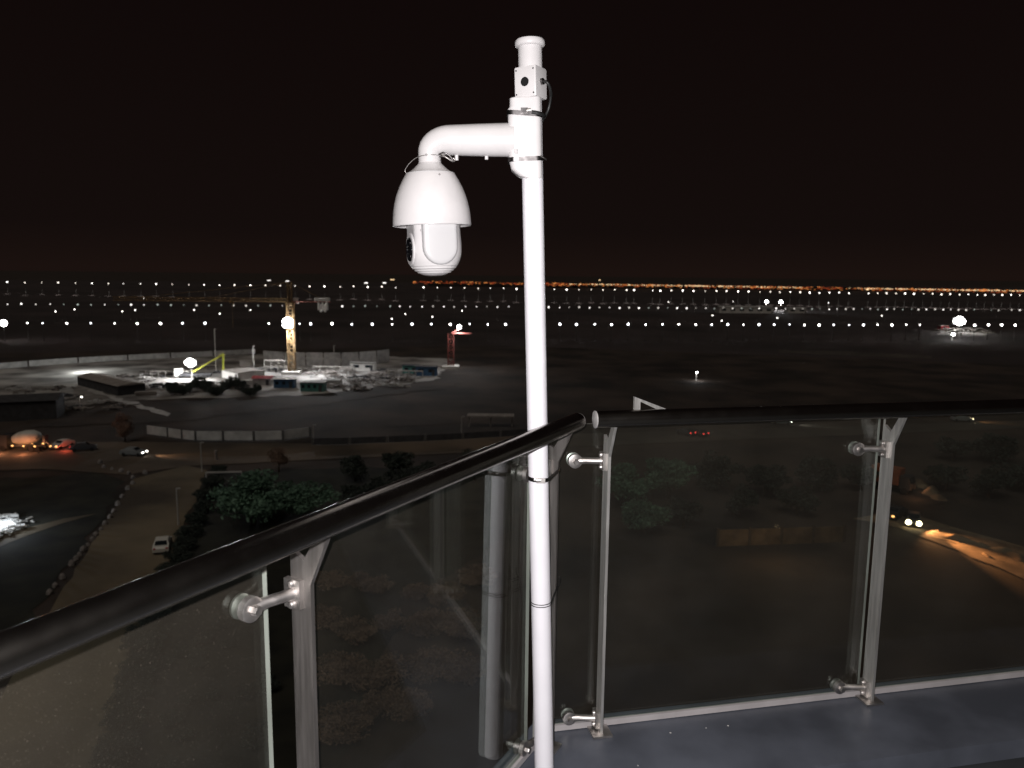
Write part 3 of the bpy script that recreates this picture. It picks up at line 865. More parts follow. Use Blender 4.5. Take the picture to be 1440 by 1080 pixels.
def car(name, label, p_, rz, body, lights=None, group=None, scale=1.0, tails=False, cat='car'):
    """front towards local +x"""
    t = empty(name, (p_.x, p_.y, GZ + 0.1), rz, label, cat, group)
    t.scale = (scale,) * 3
    side = [(-2.15, 0.35), (-2.2, 0.75), (-2.05, 0.98), (-1.55, 1.02), (-1.05, 1.42), (0.35, 1.45), (1.0, 1.0), (1.9, 0.86), (2.15, 0.65), (2.15, 0.35)]
    mbx = MB(); k = len(side)
    def ring(y, inset): return [(x, y, z - (0 if z < 1.05 else inset * 0.0)) for x, z in side]
    w = 0.86
    rings = [[(x, sy * (w - (0.16 if z > 1.1 else 0)) , z) for x, z in side] for sy in (-1, 1)]
    mbx.add(rings[0] + rings[1], [tuple(range(k)), tuple(reversed(range(k, 2 * k)))] + [(i, i + k, (i + 1) % k + k, (i + 1) % k) for i in range(k)])
    mbx.build('body', body, t)
    for (a, b, nm) in (((-1.62, 1.04), (-1.12, 1.40), 'rear_window'), ((0.42, 1.40), (0.98, 1.03), 'windscreen')):
        mbx = MB()
        sgn = -1 if nm == 'rear_window' else 1
        mbx.add([(a[0] + sgn * .012, -0.68, a[1] + .012), (a[0] + sgn * .012, 0.68, a[1] + .012), (b[0] + sgn * .012, 0.62, b[1] + .012), (b[0] + sgn * .012, -0.62, b[1] + .012)], [(0, 1, 2, 3)])
        mbx.build(nm, M['pane'], t)
    for sy in (-1, 1):
        mbx = MB()
        mbx.add([(-1.3, sy * 0.80, 1.06), (0.75, sy * 0.80, 1.06), (0.3, sy * 0.722, 1.38), (-1.0, sy * 0.722, 1.38)], [(0, 1, 2, 3)])
        mbx.build('side_window', M['pane'], t)
        for x in (-1.35, 1.35):
            mbx = MB(); mbx.lathe([(0.20, -0.10), (0.33, -0.10), (0.34, 0), (0.33, 0.10), (0.20, 0.10)], (x, sy * 0.80, 0.30), 14, q=Matrix.Rotation(R(90), 3, 'X'))
            mbx.build('wheel', M['tyre'], t)
        mbx = MB(); mbx.box((2.13, sy * 0.62, 0.68), (0.10, 0.34, 0.18))
        mbx.build('headlight', lights or M['headoff'], t)
        mbx = MB(); mbx.box((-2.15, sy * 0.66, 0.80), (0.10, 0.28, 0.18))
        mbx.build('tail_light', M['g_tail'] if tails else M['red'], t)
    return t
def aimed(a, b):
    d = b - a
    return math.atan2(d.y, d.x)
car('parked_car', 'small white car parked on the road, seen from behind', at(229, 773), aimed(at(229, 773), at(246, 720)), M['carwhite'])
c = at(188, 641)
car('car', 'grey car with one white headlight turning at the crossing', c, aimed(c, at(240, 643)), M['cargrey'], M['g_headw'])
lamp('headlight_beam', 'SPOT', c + Vector((2.5, 0, 0.9)), 900, (1.0, 0.55, 0.28), None, 0.1, R(46), 0.6, Vector((1, -0.05, -0.13)))
c = at(118, 634)
car('car', 'dark car with red tail lights between the mixer truck and grey car', c, aimed(c, at(200, 628)), M['cardark'], None, tails=True)
lamp('tail_glow', 'POINT', c + Vector((-2.8, -0.8, 0.8)), 120, (1, 0.12, 0.06), None, 0.2)
c = at(88, 630)
car('car', 'pale car with glowing lamps just right of the mixer truck', c, aimed(c, at(60, 638)), M['carwhite'], M['g_amber'])
lamp('headlight_beam', 'SPOT', c + Vector((-2.4, -1.0, 0.9)), 500, (1.0, 0.5, 0.22), None, 0.1, R(70), 0.6, Vector((-1, -0.4, -0.15)))
# concrete mixer truck
c = at(36, 634)
mx = empty('mixer_truck', (c.x, c.y, GZ + 0.1), aimed(c, at(-40, 632)), 'concrete mixer truck with big pale drum at the left edge', 'truck')
mb = MB(); mb.box((0, 0, 0.95), (8.2, 1.0, 0.35)); mb.build('chassis', M['cardark'], mx)
mb = MB()
cab = [(2.6, 0.6), (4.3, 0.6), (4.35, 1.6), (4.1, 2.9), (2.6, 3.0)]
mb.loft([[Vector((x, y, z)) for x, z in cab] for y in (-1.2, 1.2)]); mb.build('cab', M['cardark'], mx)
mb = MB(); mb.add([(4.40, -1.0, 1.75), (4.40, 1.0, 1.75), (4.17, 1.0, 2.75), (4.17, -1.0, 2.75)], [(0, 1, 2, 3)]); mb.build('windscreen', M['pane'], mx)
mb = MB(); mb.lathe([(0.3, -3.0), (0.75, -2.7), (1.15, -1.6), (1.30, -0.2), (1.15, 1.2), (0.6, 2.2), (0.3, 2.3)], (-0.7, 0, 2.45), 24, q=Matrix.Rotation(R(-80), 3, 'Y').to_3x3()); mb.build('drum', M['drum'], mx, smooth=50)
mb = MB(); mb.box((-3.9, 0, 2.3), (0.5, 0.9, 1.2)); mb.bar((-3.9, 0, 2.0), (-4.8, 0, 1.1), 0.35); mb.build('chute', M['cardark'], mx)
for x in (-3.0, -1.9, 3.4):
    for sy in (-1, 1):
        mb = MB(); mb.lathe([(0.3, -0.15), (0.5, -0.15), (0.5, 0.15), (0.3, 0.15)], (x, sy * 1.05, 0.5), 14, q=Matrix.Rotation(R(90), 3, 'X')); mb.build('wheel', M['tyre'], mx)
for sy in (-1, 1):
    mb = MB(); mb.box((4.38, sy * 0.9, 1.0), (0.12, 0.4, 0.25)); mb.build('headlight', M['g_amber'], mx)
for x in (-2.6, -0.5, 1.6):
    for sy in (-1, 1):
        mb = MB(); mb.box((x, sy * 1.12, 1.05), (0.3, 0.1, 0.16)); mb.build('marker_lamp', M['g_amber'], mx)
lamp('marker_glow', 'POINT', c + Vector((1.5, -3.2, 1.0)), 190, (1, 0.36, 0.16), None, 0.3)
lamp('marker_glow', 'POINT', c + Vector((-2.8, -3.0, 1.0)), 160, (1, 0.4, 0.18), None, 0.3)

# headlit car on the dirt track at the right
c = at(1284, 737)
hd = aimed(c, at(1400, 790))
hc = car('car', 'car with two blazing headlights on the dirt road at right', c, hd + R(-38), M['cardark'], M['g_head'])
for ch in hc.children:
    if ch.name.startswith('headlight'):
        mb = MB(); mb.lathe([(0, -0.05), (0.30, -0.04), (0.34, 0.0), (0.26, 0.12), (0, 0.18)], (2.16, 0.62 if ch.data.vertices[0].co.y > 0 else -0.62, 0.70), 16, q=Matrix.Rotation(R(90), 3, 'Y')); mb.build('lens', M['g_head'], ch, smooth=60)
dirv = Vector((math.cos(hd), math.sin(hd), -0.055))
lamp('headlight_beam', 'SPOT', c + dirv * 2.6 + Vector((0, 0, 1.5)), 30000, (1.0, 0.36, 0.11), None, 0.1, R(34), 0.8, dirv)
lamp('headlight_beam', 'SPOT', c + dirv * 2.6 + Vector((0, 0, 1.3)), 2600, (1.0, 0.42, 0.16), None, 0.1, R(110), 0.8, Vector((dirv.x, dirv.y, -0.3)))
c = at(1258, 728)
car('car', 'dim car with one yellow lamp half hidden behind the last post', c, hd + R(-60), M['cardark'], M['g_amber'])
# truck on the upper track, orange side lit by the lamps behind it
c = at(1254, 690)
tk = empty('dump_truck', (c.x, c.y, GZ + 0.1), hd + R(30), 'orange box truck beside the last steel post', 'truck')
mb = MB(); mb.box((-0.8, 0, 2.4), (4.2, 2.3, 2.4)); mb.build('box_body', M['truckorange'], tk)
mb = MB(); mb.loft([[Vector((x, y, z)) for x, z in ((1.5, 0.7), (3.0, 0.7), (3.0, 1.7), (2.7, 2.7), (1.5, 2.8))] for y in (-1.1, 1.1)]); mb.build('cab', M['cardark'], tk)
mb = MB(); mb.add([(3.03, -0.9, 1.75), (3.03, 0.9, 1.75), (2.76, 0.9, 2.6), (2.76, -0.9, 2.6)], [(0, 1, 2, 3)]); mb.build('windscreen', M['pane'], tk)
mb = MB(); mb.box((0, 0, 0.9), (6.0, 1.0, 0.35)); mb.build('chassis', M['cardark'], tk)
for x in (-2.0, 2.2):
    for sy in (-1, 1):
        mb = MB(); mb.lathe([(0.3, -0.15), (0.5, -0.15), (0.5, 0.15), (0.3, 0.15)], (x, sy * 1.0, 0.5), 14, q=Matrix.Rotation(R(90), 3, 'X')); mb.build('wheel', M['tyre'], tk)
lamp('marker_glow', 'POINT', at(1270, 692) + Vector((0, -4, 1.6)), 70, (1, 0.45, 0.22), None, 0.3)
# earth berms along the tracks
def berm(name, label, a, b, h, w, seed, n=26):
    rnd = random.Random(seed)
    mbx = MB(); rings = []
    d = (b - a); d.normalize(); s_ = Vector((-d.y, d.x, 0))
    for i in range(n + 1):
        f = i / n
        c_ = a.lerp(b, f) + s_ * (0.5 * math.sin(f * 9 + seed) + 0.25 * math.sin(f * 23 + 2 * seed))
        hh = h * (0.7 + 0.25 * math.sin(f * 17 + seed) + 0.15 * math.sin(f * 41 + seed) + rnd.uniform(-0.06, 0.06)) * min(1, 8 * f, 8 * (1 - f)) + 0.02
        rings.append([c_ + s_ * (w * k) + Vector((0, 0, hh * z - 0.1)) for k, z in ((-1, 0), (-0.7, 0.3), (-0.4, 0.75), (-0.1, 1), (0.2, 0.92), (0.5, 0.5), (0.75, 0.18), (1, 0))])
    mbx.loft(rings, caps=True)
    return tag(mbx.build(name, M['dirt'], None, smooth=50), label, 'earth bank')
berm('earth_bank', 'rough earth bank just above the headlit dirt road', at(1296, 742), at(1500, 806), 0.7, 1.3, 3, 60)
berm('earth_bank', 'low earth ridge along the middle of the headlit dirt road', at(1300, 752), at(1480, 812), 0.28, 0.6, 5, 60)
berm('earth_bank', 'short orange-lit earth bank between truck and trees', at(1280, 674), at(1330, 706), 1.0, 1.5, 4, 40)
lamp('headlight_beam', 'SPOT', at(1268, 684) + Vector((0, -1, 1.4)), 420, (1.0, 0.40, 0.18), None, 0.1, R(44), 0.9, (at(1310, 694) - at(1268, 684)) + Vector((0, 0, -1)))

# brown boundary wall behind the far glass
wa, wb = at(1008, 768), at(1186, 762)
wl = empty('boundary_wall', wa, aimed(wa, wb), 'low brown boundary wall below the dark trees, seen through the far glass', 'wall')
LW = (wb - wa).length
for i in range(4):
    mb = MB(); mb.box(((i + 0.5) * LW / 4, 0, 1.0), (LW / 4 - 0.35, 0.22, 2.1)); mb.build('wall_panel', M['brownwall'], wl)
for i in range(5):
    mb = MB(); mb.box((i * LW / 4, 0, 1.1), (0.34, 0.36, 2.3)); mb.build('pier', M['bark'], wl)
lamp('yard_glow', 'POINT', at(1090, 792) + Vector((0, 0, 4.5)), 260, (1.0, 0.62, 0.32), None, 0.3)

# far-road tail lights and lit stretches under the far handrail
for i, (x, y) in enumerate(((964, 609), (982, 610))):
    c = at(x, y + 3)
    car('far_car', ('first' if i == 0 else 'second') + ' car from the left showing red tail lights under the far handrail', c, R(120), M['cardark'], None, 'cars on the far road', tails=True)
for i, (x, y, mm, lb_) in enumerate(((1098, 597, 'g_headw', 'pale-lamped car on the far road midway along the far handrail'), (1352, 593, 'g_head', 'warm-lamped car under the right end of the far handrail'))):
    c = at(x, y)
    car('far_car', lb_, c, R(-10), M['cargrey'], M[mm], 'cars on the far road')
    lamp('headlight_beam', 'SPOT', c + Vector((2.4, -0.5, 0.9)), 1100, (1.0, 0.9, 0.75) if i == 0 else (1.0, 0.45, 0.16), None, 0.1, R(56), 0.6, Vector((1, -0.1, -0.10)))

# roadside poles
def thin_pole(name, label, p_, h, r_=0.09, cat='pole', head=None, group=None):
    t = empty(name, p_, 0, label, cat, group)
    mbx = MB(); mbx.lathe([(r_ * 1.3, 0), (r_ * 1.3, 0.4), (r_, 0.42), (r_ * 0.8, h)], n=8); mbx.build('shaft', M['gallery'], t)
    mbx = MB(); mbx.bar((0, 0, h - 0.05), (0.6, -0.2, h + 0.05), r_ * 1.2); mbx.build('arm', M['gallery'], t)
    if head:
        mbx = MB(); mbx.lathe([(0.0, -0.12), (0.16, -0.1), (0.2, 0.05), (0, 0.1)], (0.6, -0.2, h), 8); mbx.build('lamp_head', head, t)
    return t
thin_pole('utility_pole', 'thin pale pole at the right edge of the road, farther of two', at(284, 664), 5.0, 0.10)
thin_pole('utility_pole', 'thin pale pole beside the white parked car', at(251, 739), 5.0, 0.10)
thin_pole('utility_pole', 'thin pale pole at the right end of the white hoarding', at(441, 622), 3.4, 0.09)
thin_pole('utility_pole', 'thin pole beside the dim roadside shelter left of the white pole', at(649, 610), 3.6, 0.08)
mb = MB(); mb.lathe([(0.22, 0), (0.22, 1.2), (0.30, 1.22), (0.28, 1.7), (0, 1.8)], n=10)
tag(mb.build('bollard', M['stone'], None, loc=at(304, 647)), 'short white bollard right of the road by the hoarding', 'bollard')
mb = MB()
a, b = at(290, 673), at(340, 672)
for p_ in (a, b):
    mb.box(p_ + Vector((0, 0, 0.5)), (0.16, 0.16, 1.0))
mb.bar(a + Vector((0, 0, 1.0)), b + Vector((0, 0, 1.0)), 0.22)
tag(mb.build('barrier_beam', M['gallery'], None), 'white horizontal barrier beam right of the road', 'barrier')

# white hoarding in panels
def hoarding(name, label, pts, h, m, n_each=1, marks=False, posts=True):
    base = pts[0]
    t = empty(name, base, 0, label, 'fence')
    for a, b in zip(pts, pts[1:]):
        L = (b - a).length; an = aimed(a, b)
        mbx = MB(); mbx.box((a + b) / 2 - base + Vector((0, 0, h / 2 + 0.15)), (L - 0.5, 0.08, h), rz=an)
        pn = mbx.build('panel', m, t)
        if marks:
            d = (b - a).normalized(); s_ = Vector((d.y, -d.x, 0))
            mbx = MB(); mbx.box((a * 0.7 + b * 0.3) - base + s_ * 0.06 + Vector((0, 0, h * 0.55)), (0.9, 0.03, 0.5), rz=an); mbx.build('printed_mark', M['hoardpost'], pn)
    if posts:
        for a in pts:
            mbx = MB(); mbx.box(a - base + Vector((0, 0, h / 2 + 0.1)), (0.3, 0.3, h + 0.3)); mbx.build('post', M['hoardpost'], t)
    return t
hp = [at(x, y) for x, y in ((206, 611), (236, 615), (256, 618), (275, 620), (314, 620), (357, 620), (398, 619), (436, 614))]
hoarding('site_hoarding', 'white panelled hoarding curving along the crossing', hp, 1.75, M['hoard'], marks=False)
hp = [at(x, y) for x, y in ((440, 626), (492, 625), (545, 623), (598, 621), (651, 618), (704, 615), (757, 611))]
hoarding('low_fence', 'dim grey fence running from hoarding to the white pole', hp, 1.2, M['darkwall'])
# small shelter
c = at(690, 600)
sh = empty('shelter', c, 0, 'dim flat-roofed roadside shelter left of the white pole', 'shelter')
mb = MB(); mb.box((0, 0, 2.5), (10, 3, 0.25)); mb.build('roof', M['pale_dim'] if 'pale_dim' in M else M['shedroof'], sh)
for x in (-4.6, 0, 4.6):
    mb = MB(); mb.box((x, 0, 1.2), (0.2, 0.2, 2.4)); mb.build('post', M['gallery'], sh)

# ================================================================== CONSTRUCTION SITE
def lattice(mbx, a, b, w, seg, bar_, m=None):
    a, b = Vector(a), Vector(b)
    d = b - a; L = d.length; d.normalize()
    upv = Vector((0, 0, 1)) if abs(d.z) < 0.9 else Vector((1, 0, 0))
    x = d.cross(upv).normalized() * w / 2; y = d.cross(x.normalized()) * w / 2
    cs = [x + y, x - y, -x - y, -x + y]
    for c_ in cs: mbx.bar(a + c_, b + c_, bar_, m)
    n = max(1, int(L / seg))
    for i in range(n):
        p0, p1 = a + d * (L * i / n), a + d * (L * (i + 1) / n)
        for k in range(4):
            c0_, c1_ = cs[k], cs[(k + 1) % 4]
            mbx.bar(p0 + (c0_ if i % 2 else c1_), p1 + (c1_ if i % 2 else c0_), bar_ * 0.7, m)
            mbx.bar(p0 + c0_, p0 + c1_, bar_ * 0.7, m)
def tower_crane(name, label, base, h, jib, cj, heading, m, flood_z, energy, full=True):
    t = empty(name, base, heading, label, 'crane')
    mbx = MB(); mbx.box((0, 0, 0.5), (5.5, 5.5, 1.0)); mbx.build('footing', M['conc'], t)
    mbx = MB(); lattice(mbx, (0, 0, 0.5), (0, 0, h), 1.9, 1.9, 0.24); mbx.build('mast', m, t)
    if full:
        mbx = MB(); mbx.lathe([(1.3, h), (1.5, h + 0.3), (1.5, h + 1.0), (1.1, h + 1.4)], n=12); mbx.build('slewing_ring', m, t)
        mbx = MB(); mbx.box((-1.7, -1.0, h + 1.6), (1.6, 1.4, 1.9)); cb = mbx.build('cab', M['conc'], t)
        mbx = MB(); mbx.box((-2.52, -1.0, h + 1.8), (0.04, 1.1, 1.0)); mbx.build('window', M['pane'], cb)
        mbx = MB(); lattice(mbx, (0, 0, h + 1.2), (0, 0, h + 7.6), 1.2, 1.6, 0.2); mbx.build('tower_head', m, t)
        mbx = MB(); lattice(mbx, (1.0, 0, h + 1.8), (jib, 0, h + 1.8), 1.1, 1.7, 0.17); mbx.build('jib', m, t)
        mbx = MB(); mbx.box((-cj / 2 - 0.5, 0, h + 1.4), (cj, 1.3, 0.25)); mbx.build('counter_jib', M['cjib'], t)
        for k in range(5):
            mbx = MB(); mbx.box((-cj + 0.5 + k * 0.62, 0, h + 0.1 - (0.6 if k % 2 else 0)), (0.56, 1.5, 2.6)); mbx.build('counterweight', M['conc'], t)
        mbx = MB(); mbx.box((-cj + 1.9, 0, h + 2.2), (4.6, 1.6, 1.1)); mbx.build('winch_house', M['conc'], t)
        mbx = MB()
        for xx in (jib * 0.45, jib * 0.85): mbx.bar((0, 0, h + 7.5), (xx, 0, h + 2.3), 0.12)
        mbx.bar((0, 0, h + 7.5), (-cj + 1, 0, h + 1.8), 0.12); mbx.build('tie_rod', m, t)
        mbx = MB(); mbx.box((jib * 0.33, 0, h + 1.0), (1.2, 1.0, 0.5)); mbx.bar((jib * 0.33, 0, h + 0.9), (jib * 0.33, 0, h - 7), 0.08); mbx.build('trolley', m, t)
    mbx = MB(); 
    for (fx, fz, fr) in ((-0.75, 0.5, 0.85), (0.75, 0.45, 0.95), (-0.7, -0.75, 0.9), (0.8, -0.7, 0.8), (0.0, 1.35, 0.55), (0.05, 0.0, 1.1)):
        mbx.lathe([(0, -fr), (fr * .7, -fr * .7), (fr, 0), (fr * .7, fr * .7), (0, fr)], (fx, 0, flood_z + fz), 12)
    # floodlight cluster hangs on the camera side of the mast
    o = mbx.build('floodlight', M['g_flood'], t, smooth=60)
    return t
M['cjib'] = mat('counter_jib_red', (0.42, 0.16, 0.13), 0.6, var=0.2, scale=1)
cb_ = at(411, 526)
crane = tower_crane('tower_crane', 'lit yellow tower crane with floodlight on its mast', cb_, 21.6, 55, 12.0, R(180 + 1), M['craney'], 16.4, 0)
for ch in crane.children:
    if ch.name.startswith('floodlight'): ch.location = (0.3, 2.3, 0)
wpos = cb_ + Vector((0, -2.6, 15.6))
lamp('crane_flood_light', 'SPOT', wpos, 140000, (0.95, 0.97, 1.0), None, 0.8, R(160), 0.35, Vector((0.1, -0.35, -1)))
cb2 = at(634, 518)
cr2 = tower_crane('tower_crane', 'dim red crane mast with a small floodlight on its top', cb2, 12.0, 0, 0, 0, M['craned'], 14.3, 0, full=False)
for ch in cr2.children:
    if ch.name.startswith('floodlight'): ch.scale = (0.40, 0.40, 0.40); ch.location = (2.9, 0, 8.5)
    if ch.name.startswith('mast'):
        mb = MB(); mb.bar((0, 0, 12.0), (2.9, 0, 13.6), 0.25); mb.bar((2.9, 0, 13.4), (2.9, 0, 14.0), 0.2); mb.bar((1.0, 0, 12.1), (7, 0, 12.1), 0.3); mb.build('lamp_bracket', M['craned'], ch)
lamp('mast_flood_light', 'POINT', cb2 + Vector((2.9, -1.0, 13.2)), 5000, (1, 1, 1), None, 0.5)

# concrete pump with folded yellow boom
c = at(276, 531)
pm = empty('concrete_pump', c, R(8), 'yellow boomed concrete pump truck in the brightest patch of the site', 'truck')
mb = MB(); mb.box((0, 0, 1.0), (9, 2.4, 0.9)); mb.build('chassis', M['cardark'], pm)
mb = MB(); mb.box((-5.0, 0, 1.7), (2.0, 2.4, 2.4)); mb.build('cab', M['carwhite'], pm)
for x in (-4.6, 1.0, 2.4, 3.6):
    for sy in (-1, 1):
        mb = MB(); mb.lathe([(0.3, -0.15), (0.5, -0.15), (0.5, 0.15), (0.3, 0.15)], (x, sy * 1.15, 0.5), 12, q=Matrix.Rotation(R(90), 3, 'X')); mb.build('wheel', M['tyre'], pm)
mb = MB(); mb.bar((-1.2, 0, 1.6), (8.0, 0, 7.0), 0.55); mb.build('boom_lower', M['pumpy'], pm)
mb = MB(); mb.bar((8.2, 0, 7.4), (7.9, 0, 0.6), 0.5); mb.build('boom_upper', M['pumpy'], pm)
def flood_tower(name, label, base, h, r_, energy, color=(1, 1, 1), off=(0, -1.2, -0.4), size=0.5):
    t = empty(name, base, 0, label, 'floodlight')
    mbx = MB(); mbx.lathe([(0.5, 0), (0.5, 0.15), (0.12, 0.2), (0.09, h - r_)], n=8); mbx.build('mast', M['gallery'], t)
    mbx = MB()
    for sx in (-1, 1):
        mbx.box((sx * r_ * 0.5, -0.15, h), (r_ * 0.95, 0.25, r_ * 1.1))
    mbx.build('housing', M['hoardpost'], t)
    for sx, sz in ((-0.9, 0.05), (0.95, -0.12), (0.05, 0.62), (0.1, -0.55)):
        mbx = MB(); mbx.lathe([(0, -0.5 * r_), (0.38 * r_, -0.38 * r_), (0.5 * r_, 0), (0.38 * r_, 0.38 * r_), (0, 0.5 * r_)], (sx * r_ * 0.5, -0.3 - r_ * 0.3, h + sz * r_ * 0.6), 12); mbx.v = [(a_ * 1, b_, h + sz * r_ * 0.6 + (c_ - h - sz * r_ * 0.6) * 0.8) for a_, b_, c_ in mbx.v]; mbx.build('lamp', M['g_flood'], t, smooth=60)
    lamp('flood_light', 'POINT', Vector(base) + Vector((0, 0, h)) + Vector(off), energy, color, None, size)
    return t
flood_tower('floodlight_tower', 'blazing low floodlight beside the yellow pump boom', at(270, 533), 5.0, 1.7, 52000, size=0.8)
flood_tower('floodlight_tower', 'blazing white floodlight at the far right near the lamp row', at(1346, 468), 7.0, 3.4, 42000, size=1.4)
flood_tower('floodlight_tower', 'small floodlight just below the blazing far right one', at(1339, 478), 3.0, 0.9, 900)
flood_tower('floodlight_tower', 'floodlight at the left edge over white rubble', at(-12, 748), 2.0, 0.4, 900, (0.80, 0.90, 1.0), off=(0.6, 0, 0))
flood_tower('floodlight_tower', 'left of two floodlights on the far lit buildings', at(1077, 436), 8.0, 1.5, 26000, size=1.4)
flood_tower('floodlight_tower', 'right of two floodlights on the far lit buildings', at(1097, 437), 8.0, 1.8, 26000, size=1.4)
flood_tower('floodlight_tower', 'pinpoint floodlight over the dim far lot right of the pole', at(979, 535), 2.6, 0.26, 260)
lamp('site_back_light', 'POINT', at(120, 524) + Vector((0, 0, 4)), 5200, (0.95, 1.0, 0.97), None, 0.6)
thin_pole('lamp_post', 'tiny bright lamp post among the dark sheds at left', at(113, 577), 3.2, 0.08, head=M['g_headw'], cat='lamp')

def shed(name, label, base, rz, L, W, H, wall, roof, slope=0.6, windows=0, cat='shed', door=True):
    t = empty(name, base, rz, label, cat)
    mbx = MB(); mbx.box((0, 0, H / 2), (L, W, H)); mbx.build('wall', wall, t)
    mbx = MB()
    e = 0.4
    vs = [(-L / 2 - e, -W / 2 - e, H + 0.01), (L / 2 + e, -W / 2 - e, H + 0.01), (L / 2 + e, W / 2 + e, H + 0.01), (-L / 2 - e, W / 2 + e, H + 0.01), (-L / 2 - e, 0, H + slope), (L / 2 + e, 0, H + slope)]
    mbx.add(vs, [(0, 1, 5, 4), (2, 3, 4, 5), (0, 4, 3), (1, 2, 5), (3, 2, 1, 0)]); mbx.build('roof', roof, t)
    for k in range(windows):
        x = -L / 2 + L * (k + 0.5) / windows
        mbx = MB(); mbx.box((x, -W / 2 - 0.02, H * 0.58), (L / windows * 0.5, 0.06, H * 0.35)); mbx.build('window', M['pane'], t)
    if door:
        mbx = MB(); mbx.box((L / 2 - 0.9, -W / 2 - 0.03, min(1.0, H * 0.42)), (0.9, 0.06, min(2.0, H * 0.8))); mbx.build('door', M['darkwall'], t)
    return t
a, b = at(128, 540), at(186, 555)
shed('long_shed', 'long low pale-roofed shed at the left of the site', (a + b) / 2, aimed(a, b), (b - a).length, 7, 2.6, M['darkwall'], M['shedroof'], 0.7)
a, b = at(322, 531), at(350, 536)
shed('shed', 'white-walled shed with brown roof right of the pump boom', (a + b) / 2 + Vector((0, 4, 0)), aimed(a, b), 9, 9, 2.2, M['conc'], M['shedroof'], 0.3)
shed('canopy', 'small red roofed hut in front of the yellow crane', at(370, 541), R(4), 5.0, 3.2, 2.0, M['pale'], M['red'], 0.7)
shed('site_cabin', 'blue site cabin with white roof left of the teal one', at(401, 545), R(3), 5.6, 3.0, 2.6, M['blue'], M['conc'], 0.12, 3)
shed('site_cabin', 'teal green site cabin with pale roof below the crane', at(441, 550), R(-3), 6.4, 3.0, 2.6, M['teal'], M['pale'], 0.12, 4)
shed('site_cabin', 'white cabin with red stripe right of the crane', at(511, 521), R(-4), 8.0, 3.0, 2.7, M['conc'], M['pale'], 0.12, 2)
shed('site_cabin', 'dark blue cabin at the right end of the site', at(600, 528), R(-3), 6.5, 3.0, 3.0, M['blue'], M['darkwall'], 0.12, 2)
shed('site_cabin', 'grey-green cabin left of the dark blue cabin', at(578, 526), R(-3), 5.0, 3.0, 3.0, M['teal'], M['darkwall'], 0.12, 2)
shed('material_store', 'bright white block store behind the pump boom', at(348, 515), 0, 4.0, 3, 2.0, M['conc'], M['conc'], 0.1, door=False)
shed('barn', 'big dark barn at the left edge above the mixer truck', at(6, 588), R(20), 22, 9, 4.2, M['darkwall'], M['darkwall'], 1.0)
# pale walls behind and between
hp = [at(x, y) for x, y in ((-30, 522), (40, 516), (110, 511), (180, 507), (240, 504), (300, 501), (360, 498))]
hoarding('site_back_wall', 'long pale boundary wall behind the left half of the site', hp, 1.9, M['pale'], posts=False)
hp = [at(x, y) for x, y in ((370, 512), (400, 514), (430, 515), (455, 515), (480, 515), (505, 514), (530, 512), (548, 509))]
hoarding('site_screen', 'tall grey sheet fence behind the yellow crane', hp, 4.6, M['screen'] if 'screen' in M else M['pale'], posts=False)
for i, (x, y, h_) in enumerate(((304, 525, 14.0), (357, 526, 9.0), (470, 514, 7.0))):
    thin_pole('site_pole', ('tall thin pole beside the yellow pump boom', 'pole with lamp arm left of the yellow crane', 'pole in front of the grey sheet fence')[i], at(x, y), h_, 0.16)
# paths and drains that show as pale lines
sheet('drain_edge', gps((128, 547), (200, 570), (240, 582), (236, 586), (192, 574), (122, 550)), M['pale'], 0.12)
sheet('path_strip', gps((20, 562), (56, 580), (48, 584), (16, 566)), M['pale'], 0.12)
sheet('lit_path', gps((-40, 770), (30, 745), (90, 730), (140, 722), (90, 736), (36, 755), (-40, 790)), M['road'], 0.08, rough=0.04)
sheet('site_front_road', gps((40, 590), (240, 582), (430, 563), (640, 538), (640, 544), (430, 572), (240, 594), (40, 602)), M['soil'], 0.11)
sheet('far_track', gps((1095, 492), (1180, 494), (1310, 501), (1310, 505), (1180, 500), (1095, 496)), M['dimroad'], 0.09, rough=0.06)
sheet('far_track', gps((955, 540), (1000, 528), (1010, 530), (1080, 552), (1080, 555), (1000, 540)), M['soil'], 0.09)

# piles of rubble, timber and formwork across the site
def heap(i, p_, s):
    rnd = random.Random(100 + i)
    mbx = MB()
    for k in range(26):
        d = Vector((rnd.gauss(0, s), rnd.gauss(0, s * 0.7), 0))
        z = max(0.0, 1.1 - d.length / (2.2 * s)) * s * 0.5
        q_ = Matrix.Rotation(rnd.uniform(0, 6.3), 3, 'Z') @ Matrix.Rotation(rnd.uniform(-0.5, 0.5), 3, 'X')
        L = rnd.choice((0.5, 0.8, 1.4, 2.6)) * s * 0.55
        mbx.box((d.x, d.y, z + 0.15), (L, rnd.uniform(0.2, 0.6) * s * 0.5, rnd.uniform(0.15, 0.5) * s * 0.5), mtx=q_)
    o = mbx.build('material_heap', M[rnd.choice(('rubble', 'rubble', 'pale', 'darkwall', 'shedroof'))], None, loc=p_, rz=rnd.uniform(0, 3))
    tag(o, 'scattered heap of building material on the lit site', kind='stuff')
    o['category'] = 'rubble'
hs = [(20, 546), (50, 552), (85, 548), (70, 565), (100, 560), (130, 568), (160, 575), (110, 575), (180, 530), (205, 535), (190, 547), (225, 545), (250, 552), (300, 540), (318, 545), (336, 548), (352, 545), (385, 536), (420, 540), (462, 538), (480, 532), (492, 540), (505, 534), (520, 530), (530, 538), (545, 532), (556, 524), (545, 540), (566, 534), (480, 546), (500, 548), (460, 526), (430, 522), (385, 522), (330, 522), (300, 520), (215, 525), (240, 530), (260, 543), (282, 548)]
hs = hs + [(x + random.uniform(-22, 22), y + random.uniform(-5, 5)) for x, y in hs] + [(random.uniform(440, 610), random.uniform(522, 545)) for _ in range(26)]
